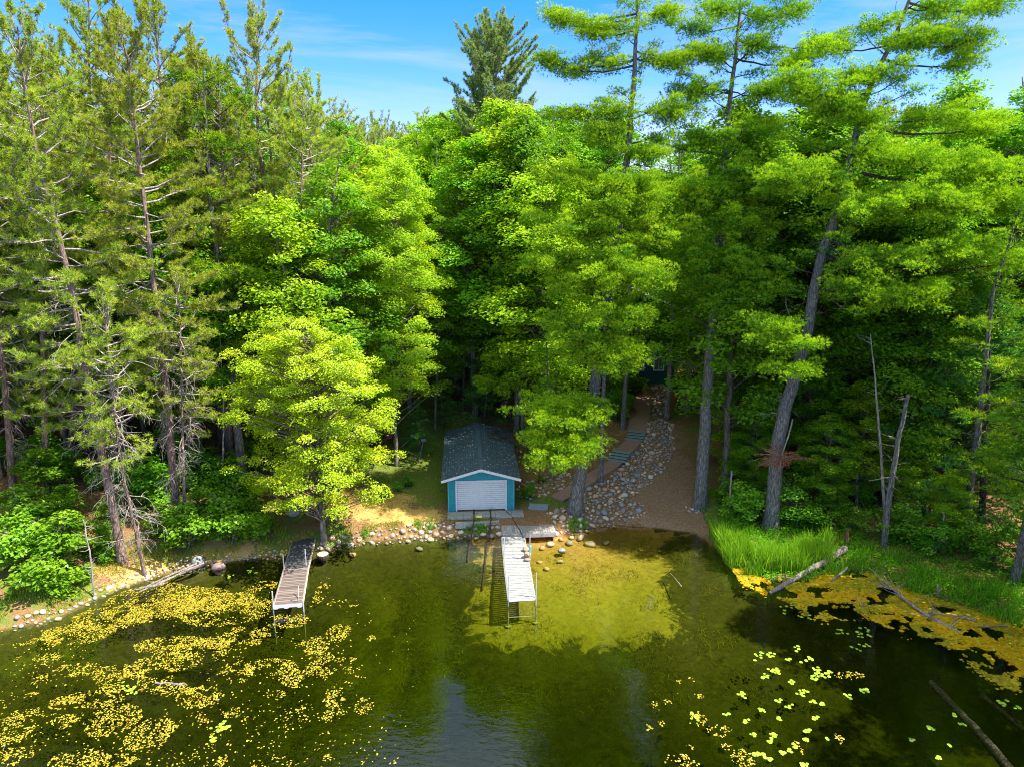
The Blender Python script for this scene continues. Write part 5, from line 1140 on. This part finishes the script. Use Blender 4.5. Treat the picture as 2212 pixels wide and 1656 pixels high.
# the dead bough with rusty needles at the foot of the leaning pine
bo = at_y(1712, 905, 38.9); bt2 = at_y(1688, 985, 38.0)
db = thing('broken_bough', 'hanging broken bough with rust coloured dead needles before the leaning pine', 'bough', tuple(bo))
G = Geo(); P_ = np.array([bo, bo + (bt2 - bo) * .5 + A(.1, 0, .2), bt2]) - bo; P_ = bend(P_, 8, 0); G.tubes(P_, np.linspace(.05, .03, 8), 6); F_ = Geo(); rr2 = np.random.default_rng(5)
E = (bt2 - bo) + np.stack([rr2.normal(0, .75, 60), rr2.normal(0, .4, 60), rr2.normal(-.1, .38, 60)], 1); B = np.tile(P_[-1], (60, 1)); G.tubes(np.stack([B, (B + E) / 2 + rr2.normal(0, .06, B.shape), E], 1), np.tile([.018, .012, .006], (60, 1)), 3)
G.obj('stem', M['dead'], db); J = np.repeat(np.arange(60), 9); f = rr2.uniform(.55, 1.05, (len(J), 1)); C = B[J] * (1 - f) + E[J] * f + rr2.normal(0, .06, (len(J), 3)); needles(F_, C, nrm(E[J] - B[J] + A(0, 0, -.2)), .14, 7, .06, rr2, .6); F_.obj('needles', M['rust'], db)
for i, (x, y, yy, s, lb) in enumerate([(1905, 243, 41.0, .55, 'rust brown clump of dead needles high on the leaning pine'), (1402, 488, 47, .5, 'small rust brown clump of dead needles in the middle white pine')]):
    c = at_y(x, y, yy); F_ = Geo(); C = rr2.normal(0, 1, (140, 3)) * [s * .6, s * .5, s * .8]; needles(F_, C, nrm(rr2.normal(0, .5, C.shape) + A(0, 0, -1)), .2, 8, .06, rr2, .5); o = F_.obj('dead_needles', M['rust'], tips=False); o.location = tuple(c); tag(o, lb, 'dead needles')
# long bare limbs low on the leaning pine and the straight pine
def limb(pts, Y, rad, label, seed, tw=5):
    log([at_y(x, y, yy) for (x, y), yy in zip(pts, Y)], rad, label, 'dead', 'dead_branch', twigs=tw, seed=seed, cat='branch')
limb([(1735, 690), (1712, 700), (1698, 660), (1695, 630), (1715, 622)], [41, 40.6, 40.4, 40.2, 40], (.05, .02), 'crooked bare branch curling up left of the leaning trunk', 50)
limb([(1712, 700), (1700, 730), (1702, 760)], [40.6, 40.4, 40.3], (.03, .015), 'short bare branch hanging left of the leaning trunk', 51, 2)
limb([(1765, 640), (1800, 650), (1825, 668)], [41, 40.4, 39.8], (.05, .02), 'grey bare branch stub right of the leaning trunk', 52, 8)
limb([(1528, 750), (1505, 748), (1485, 754)], [43, 42.4, 42], (.03, .012), 'white dead branch sticking out left of the straight pine', 53, 1)
limb([(1298, 875), (1312, 885), (1318, 915)], [44, 43.6, 43.4], (.03, .012), 'pale dead branch bent down beside the lichen covered trunk', 54, 2)

# ------------------------------------------------------------------ ground plants that nobody could count
def blades(geo, C, h, w, r, lean=.35, tip=None):
    n = len(C); a_ = r.uniform(0, 2 * pi, n); s = np.stack([np.cos(a_), np.sin(a_), np.zeros(n)], 1) * (np.broadcast_to(w, (n,)))[:, None] * .5
    b_ = r.uniform(0, 2 * pi, n); d = np.stack([np.cos(b_), np.sin(b_), np.zeros(n)], 1) * (np.abs(r.normal(0, lean, n)) * h)[:, None]; H_ = np.zeros((n, 3)); H_[:, 2] = h
    V = np.stack([C - s, C + s, C + d * .3 + H_ * .55 + s * .8, C + d * .3 + H_ * .55 - s * .8, C + d + H_ * (1 - lean * .2)], 1).reshape(-1, 3); k = np.arange(n)[:, None] * 5
    geo.add(V, np.hstack([k, k + 1, k + 2, k + 3]), 0, .0); 
    geo.F[3].append(np.hstack([k + 3, k + 2, k + 4]) + geo.n - n * 5); geo.M[3].append(np.zeros(n, int))
def sample(xa, xb, ya, yb, n, rr_): q = rr_.uniform([xa, ya], [xb, yb], (n, 2)); return q, shore_dist(q)
rr3 = np.random.default_rng(55)
XR = float(at_z(1515, 1150)[0])
q, s = sample(XR, XR + 6.5, 34, 43, 60000, rr3); nz = vnoise(q[:, 0], q[:, 1], .8, 9); xr = q[:, 0] - XR
m = (s > -.55) & (s < .5 + .28 * xr) & (nz > .35) & (xr > .3); C = q[m][:5000]; C = np.column_stack([C, np.maximum(height(C), -.25)])
G = Geo(); blades(G, C, rr3.uniform(.6, 1.75, len(C)), .04, rr3, .28); stuff('reeds', G, M['reed'], 'tall green reeds at the water edge right of the small beach')
q, s = sample(XR, 34, 10, 46, 160000, rr3); nz = vnoise(q[:, 0], q[:, 1], 1.4, 12); m = (s > -.2) & (s < 4.2 + 1.5 * nz) & (rr3.random(len(q)) < .35 + nz * .8) & ((q[:, 0] > XR + .5)); C = q[m][:30000]; C = np.column_stack([C, np.maximum(height(C), 0) + rr3.uniform(.02, .38, len(C)) * (.5 + nz[m][:30000])])
G = Geo(); leaves(G, C, A(0, 0, 1) + rr3.normal(0, .4, (len(C), 3)), .13, rr3, fold=.3); stuff('ground_cover', G, M['fern'], 'bright green low leafy ground cover along the right bank')
q, s = sample(XR + 1, 34, 10, 42, 60000, rr3); nz = vnoise(q[:, 0], q[:, 1], .9, 14); m = (s > -.5) & (s < 2.6) & (nz > .42); C = q[m][:11000]; C = np.column_stack([C, np.maximum(height(C), -.1)])
G = Geo(); blades(G, C, rr3.uniform(.35, 1.15, len(C)), .028, rr3, .42); stuff('sedge', G, M['reed'], 'arching green sedge between the ground cover and the water of the right bank')
G = Geo(); q, s = sample(-30, -.5, 26, 44, 120000, rr3); nz = vnoise(q[:, 0], q[:, 1], .7, 15); m = (s > .1) & (s < 1.3 + 2 * nz) & (nz > .45) & ((q[:, 0] < -13) | (s < 1.0)); C = q[m][:15000]; C = np.column_stack([C, height(C)])
blades(G, C, rr3.uniform(.08, .36, len(C)), .022, rr3, .5); q, s = sample(lawn[0] - 5, 3, 40.5, 56, 40000, rr3); nz = vnoise(q[:, 0], q[:, 1], .9, 16); m = (s > 1) & (nz > .4) & ~((q[:, 0] > -4.3) & (q[:, 0] < .6) & (q[:, 1] > 39.3) & (q[:, 1] < 50.5)); C = q[m][:14000]; C = np.column_stack([C, height(C)])
blades(G, C, rr3.uniform(.04, .12, len(C)), .018, rr3, .5); stuff('grass', G, M['grass'], 'short grass on the lawn and tufts along the left shore')
G = Geo(); q = np.vstack([g1(x, y)[:2] + rr3.normal(0, .16, (60, 2)) for x, y in [(1022, 1140), (1045, 1142), (1035, 1148), (1012, 1146), (1235, 1140), (1245, 1132), (1262, 1135), (745, 1160), (790, 1158), (905, 1135), (930, 1140)]]); C = np.column_stack([q, height(q) + .05]); blades(G, C, rr3.uniform(.15, .45, len(C)), .03, rr3, .5)
leaves(G, C[::2] + A(0, 0, .15), A(0, 0, 1) + rr3.normal(0, .5, (len(C[::2]), 3)), .14, rr3); stuff('weeds', G, M['shrub'], 'leafy green weeds growing between the shore stones', cat='weeds')
# litter of dead leaves and needles on the forest floor
G = Geo(); q, s = sample(-28, 26, 36, 62, 60000, rr3); m = (s > .8) & ~((q[:, 0] > -4.5) & (q[:, 0] < .7) & (q[:, 1] > 39) & (q[:, 1] < 51)); C = q[m][:24000]; C = np.column_stack([C, height(C) + .03]); leaves(G, C, A(0, 0, 1) + rr3.normal(0, .3, (len(C), 3)), .085, rr3, fold=.1)
stuff('leaf_litter', G, foliage('dry_litter', (.20, .11, .04), (.42, .27, .12), trans=.05), 'dry brown leaves scattered over the forest floor')

G = Geo(); q, s = sample(-6, 15, 26, 41, 90000, rr3); nz = .7 * vnoise(q[:, 0], q[:, 1], 1.3, 41) + .3 * vnoise(q[:, 0], q[:, 1], .4, 42); m = (s < -.8) & (rr3.random(len(q)) < np.clip((nz - .45) * 2.5, 0, 1)); C = q[m][:7000]; C = np.column_stack([C, height(C)])
blades(G, C, rr3.uniform(.04, .20, len(C)), .025, rr3, 1.1); stuff('pond_weed', G, foliage('pond_weed_blades', (.16, .16, .025), (.28, .27, .04), trans=.3), 'dark green pond weed growing in patches on the lake bed', cat='water weed')
# ------------------------------------------------------------------ floating leaves
def c4(x, y): return (x * .375, 1036.9 + y * .375)
def c3(x, y): return (1382.5 + x * .375, 1036.9 + y * .375)
E4 = [(900, 700, 280, 105), (650, 790, 220, 65), (1130, 700, 200, 80), (250, 920, 150, 60), (450, 880, 200, 60), (1300, 740, 260, 90), (1500, 650, 130, 70), (1400, 900, 150, 60), (1650, 810, 130, 40), (1550, 1080, 170, 50), (970, 1050, 190, 50), (700, 1110, 170, 50), (450, 1090, 130, 40),
      (1150, 1250, 130, 60), (650, 1380, 150, 90), (850, 1480, 120, 120), (330, 1390, 120, 50), (80, 1420, 130, 110), (60, 1600, 120, 60), (450, 1610, 160, 60), (700, 1600, 90, 60), (1080, 1410, 110, 60), (540, 1260, 170, 50), (780, 1160, 210, 60), (1300, 1180, 150, 40),
      (1180, 970, 170, 60), (1000, 950, 220, 50), (1800, 960, 90, 60), (1750, 1130, 130, 60), (1950, 880, 70, 50), (1980, 1070, 100, 50), (1940, 1240, 70, 70), (1720, 1350, 50, 50), (1930, 1360, 80, 40), (2100, 1300, 50, 50), (1830, 1030, 90, 50), (1980, 710, 90, 22),
      (1830, 640, 60, 80), (280, 1020, 80, 40), (240, 1150, 60, 30), (380, 1280, 100, 40), (950, 1600, 60, 50), (1270, 1620, 40, 30), (1580, 1240, 60, 30), (1340, 1340, 60, 30), (1000, 1210, 130, 40), (1370, 1080, 100, 40), (180, 1240, 40, 20), (2140, 910, 25, 15), (2050, 1150, 60, 20), (1880, 1600, 30, 20)]
E3 = [(150, 1560, 45, 45), (270, 1560, 50, 40), (460, 1440, 70, 35), (320, 1370, 60, 45), (240, 1620, 100, 40), (590, 1600, 70, 50), (290, 1150, 22, 15), (230, 1160, 16, 12), (160, 1280, 24, 16), (205, 1220, 24, 10), (345, 1240, 30, 16), (50, 1430, 22, 20), (500, 1535, 30, 20), (1210, 1125, 85, 22), (1150, 1490, 22, 30), (1580, 1590, 25, 15),
      (125, 1400, 20, 20), (90, 1300, 20, 30), (860, 1540, 20, 15), (910, 1540, 20, 40)]
def disks(geo, C, ra, rb_, r, nseg=8, tiltn=.06):
    n = len(C); a_ = r.uniform(0, 2 * pi, n); an = np.arange(nseg) * 2 * pi / nseg + .2; u = np.stack([np.cos(a_), np.sin(a_), r.normal(0, tiltn, n)], 1); v = np.stack([-np.sin(a_), np.cos(a_), r.normal(0, tiltn, n)], 1)
    V = C[:, None, :] + u[:, None, :] * (np.cos(an)[None, :, None] * np.broadcast_to(ra, (n,))[:, None, None]) + v[:, None, :] * (np.sin(an)[None, :, None] * np.broadcast_to(rb_, (n,))[:, None, None])
    k = np.arange(n)[:, None] * nseg; f = [np.hstack([k, k + 1, k + 2, k + 3]), np.hstack([k, k + 3, k + 4, k + 7]), np.hstack([k + 4, k + 5, k + 6, k + 7])]; geo.add(V.reshape(-1, 3), np.vstack(f), 0, np.repeat((r.random(n) < .3) * r.random(n), nseg))
rr4 = np.random.default_rng(66); C = []
ALL = [(*c4(x, y), w_ * .375, h_ * .375) for x, y, w_, h_ in E4] + [(*c3(x, y), w_ * .375, h_ * .375) for x, y, w_, h_ in E3]
for x, y, w_, h_ in ALL:
    e0, e1, e2 = at_z(x, y), at_z(x + w_, y), at_z(x, y - h_); rx_, ry_ = abs(e1[0] - e0[0]), abs(e2[1] - e0[1]); n = int(rx_ * ry_ * 560) + 3
    a_ = rr4.uniform(0, 2 * pi, n); rad = np.sqrt(rr4.random(n)) * 1.05; q = np.stack([e0[0] + np.cos(a_) * rad * rx_, e0[1] + np.sin(a_) * rad * ry_], 1)
    nz = .6 * vnoise(q[:, 0], q[:, 1], .55, 21) + .4 * vnoise(q[:, 0], q[:, 1], .2, 22); C.append(q[rr4.random(n) < np.clip((nz - (.28 if w_ > 70 or h_ > 33 else .40)) * 5.5, .03, 1)])
sx_ = rr4.uniform(0, 900, 5000); sy_ = rr4.uniform(1290, 1660, 5000); q = at_z(sx_, sy_)[:, :2]; nz = vnoise(q[:, 0], q[:, 1], 1.1, 23); C.append(q[(rr4.random(5000) < np.clip((nz - .35) * 1.2, 0, .6) * np.clip((950 - sx_) / 300, 0, 1))][:1800])
C = np.vstack(C); C = C[shore_dist(C) < -.15]; keep = ~((C[:, 0] > -11.4) & (C[:, 0] < -9.9) & (C[:, 1] > 30.3)); C = C[keep]
print('yellow leaves', len(C))
G = Geo(); C3 = np.column_stack([C, rr4.uniform(.006, .03, len(C))]); ra = rr4.uniform(.024, .046, len(C)); disks(G, C3, ra, ra * rr4.uniform(.5, .75, len(C)), rr4, tiltn=.2)
stuff('water_leaves', G, M['lily_y'], 'thousands of small yellow leaves floating on the lake in drifts', tips=True, cat='floating leaves')
# orange and olive mat along the right shore
G1, G2, G3 = Geo(), Geo(), Geo()
mp_ = [(1560, 1195), (1600, 1230), (1664, 1258), (1740, 1258), (1829, 1234), (1881, 1240), (1967, 1280), (2057, 1304), (2151, 1334), (2230, 1356), (2230, 1500), (2151, 1472), (2110, 1440), (2076, 1402), (1990, 1385), (1945, 1367), (1900, 1340), (1851, 1326), (1800, 1338), (1739, 1330), (1720, 1300), (1665, 1285), (1610, 1262), (1575, 1215)]
mpw = at_z([p[0] for p in mp_], [p[1] for p in mp_])[:, :2]; q = rr4.uniform(mpw.min(0), mpw.max(0), (170000, 2)); jit = rr4.normal(0, .18, q.shape); q = q[inside(q + jit, mpw)]; s = shore_dist(q)
nz = .6 * vnoise(q[:, 0], q[:, 1], .9, 31) + .4 * vnoise(q[:, 0], q[:, 1], .3, 32); m = (s < .25) & (rr4.random(len(q)) < np.clip((nz - .34) * 5, 0, 1)); q, nz, s = q[m][:60000], nz[m][:60000], s[m][:60000]; print('mat', len(q))
oz = vnoise(q[:, 0], q[:, 1], 1.1, 33) + .5 * vnoise(q[:, 0], q[:, 1], .4, 34) + rr4.normal(0, .12, len(q)); C3 = np.column_stack([q, rr4.uniform(.004, .06, len(q))]); ra = rr4.uniform(.03, .09, len(q))
for g_, mm in ((G1, oz > .66), (G2, oz <= .66)): disks(g_, C3[mm], ra[mm], ra[mm] * .75, rr4, tiltn=.15)
stuff('orange_leaf_mat', G1, M['mat'], 'orange floating leaves matted along the right shore', cat='floating leaves'); stuff('olive_leaf_mat', G2, M['mat_g'], 'olive brown floating leaves matted along the right shore', cat='floating leaves')
# single lily pads
pads = []
for i in range(3):
    G = Geo(); n = 16; an = np.linspace(.18, 2 * pi - .18, n); rad = 1 + rr4.normal(0, .03, n); V = np.column_stack([np.cos(an) * rad, np.sin(an) * rad * .92, .02 + .03 * np.cos(an * 3 + i)]); V = np.vstack([V, [[.05, 0, 0]]]); G.add(V, [[j, j + 1, n] for j in range(n - 1)]); G.add(V - A(0, 0, .02), [[j + 1, j, n] for j in range(n - 1)])
    G.tubes(np.array([[.05, 0, 0], [.1, .05, -1.5], [.0, .3, -4]]), [.03, .03, .03], 4); pads.append(G.mesh('lily_pad', [M['lily_g']], smooth=True))
K3 = [(850, 720, 9, 50), (900, 700, 6, 40), (960, 780, 4, 25), (640, 580, 2, 10), (1160, 870, 6, 28), (1280, 880, 11, 40), (1270, 950, 7, 40), (690, 1012, 7, 25), (750, 1000, 5, 20), (850, 1030, 3, 14), (905, 965, 4, 18), (970, 1040, 6, 28), (1010, 1080, 5, 22), (780, 1100, 9, 28), (725, 1130, 5, 18), (1030, 1120, 12, 35), (1090, 1112, 5, 22),
      (870, 1160, 4, 18), (940, 1220, 8, 24), (590, 1235, 6, 20), (1190, 1250, 5, 26), (1290, 1212, 6, 22), (800, 1270, 3, 12), (1000, 1275, 3, 14), (865, 1300, 4, 16), (700, 1325, 4, 14), (1050, 1290, 3, 14), (615, 1388, 4, 14), (495, 1350, 3, 12), (320, 1355, 6, 30), (800, 1372, 3, 12), (1000, 1370, 4, 16), (645, 1465, 3, 16), (770, 1465, 4, 16),
      (960, 1440, 4, 14), (750, 1500, 4, 14), (680, 1575, 6, 22), (740, 1602, 4, 14), (820, 1565, 3, 12), (860, 1555, 3, 10), (955, 1495, 3, 10), (940, 1635, 5, 16), (900, 1525, 3, 18), (1670, 1420, 4, 20), (1570, 1500, 3, 16), (1720, 1592, 3, 14), (1860, 1402, 3, 14), (1810, 1350, 2, 10), (2080, 1285, 6, 40), (2180, 1310, 3, 16), (1080, 1490, 2, 10), (1785, 1522, 2, 10)]
K4 = [(1265, 1420, 14, 40), (1225, 1490, 6, 20), (740, 1195, 13, 45), (1310, 545, 5, 26), (1440, 525, 5, 30)]
npd = 0
for lst, cv, lb, gp in ((K3, c3, 'round green lily pad floating on the dark water in front of the right bank', 'green lily pads off the right bank'), (K4, c4, 'green lily pad among the small yellow leaves left of the docks', 'green lily pads among the yellow leaves')):
    for x, y, n, sp in lst:
        pl = []
        for _ in range(200):
            if len(pl) >= n: break
            dx, dy = rr4.normal(0, sp * .55), rr4.normal(0, sp * .38)
            if all(math.hypot(dx - a1, (dy - a2) * 1.6) > 13 for a1, a2 in pl): pl.append((dx, dy))
        for dx, dy in pl:
            p = at_z(*cv(x + dx, y + dy), .012); s_ = rr4.uniform(.055, .09); o = bpy.data.objects.new('lily_pad', pads[npd % 3]); npd += 1; COL.objects.link(o)
            o.location = (p[0], p[1], rr4.uniform(.008, .02)); o.rotation_euler = (rr4.normal(0, .06), rr4.normal(0, .06), rr4.uniform(0, 6.28)); o.scale = (s_, s_, s_); tag(o, lb, 'lily pad', gp)
print('pads', npd, 'stones', len(every))
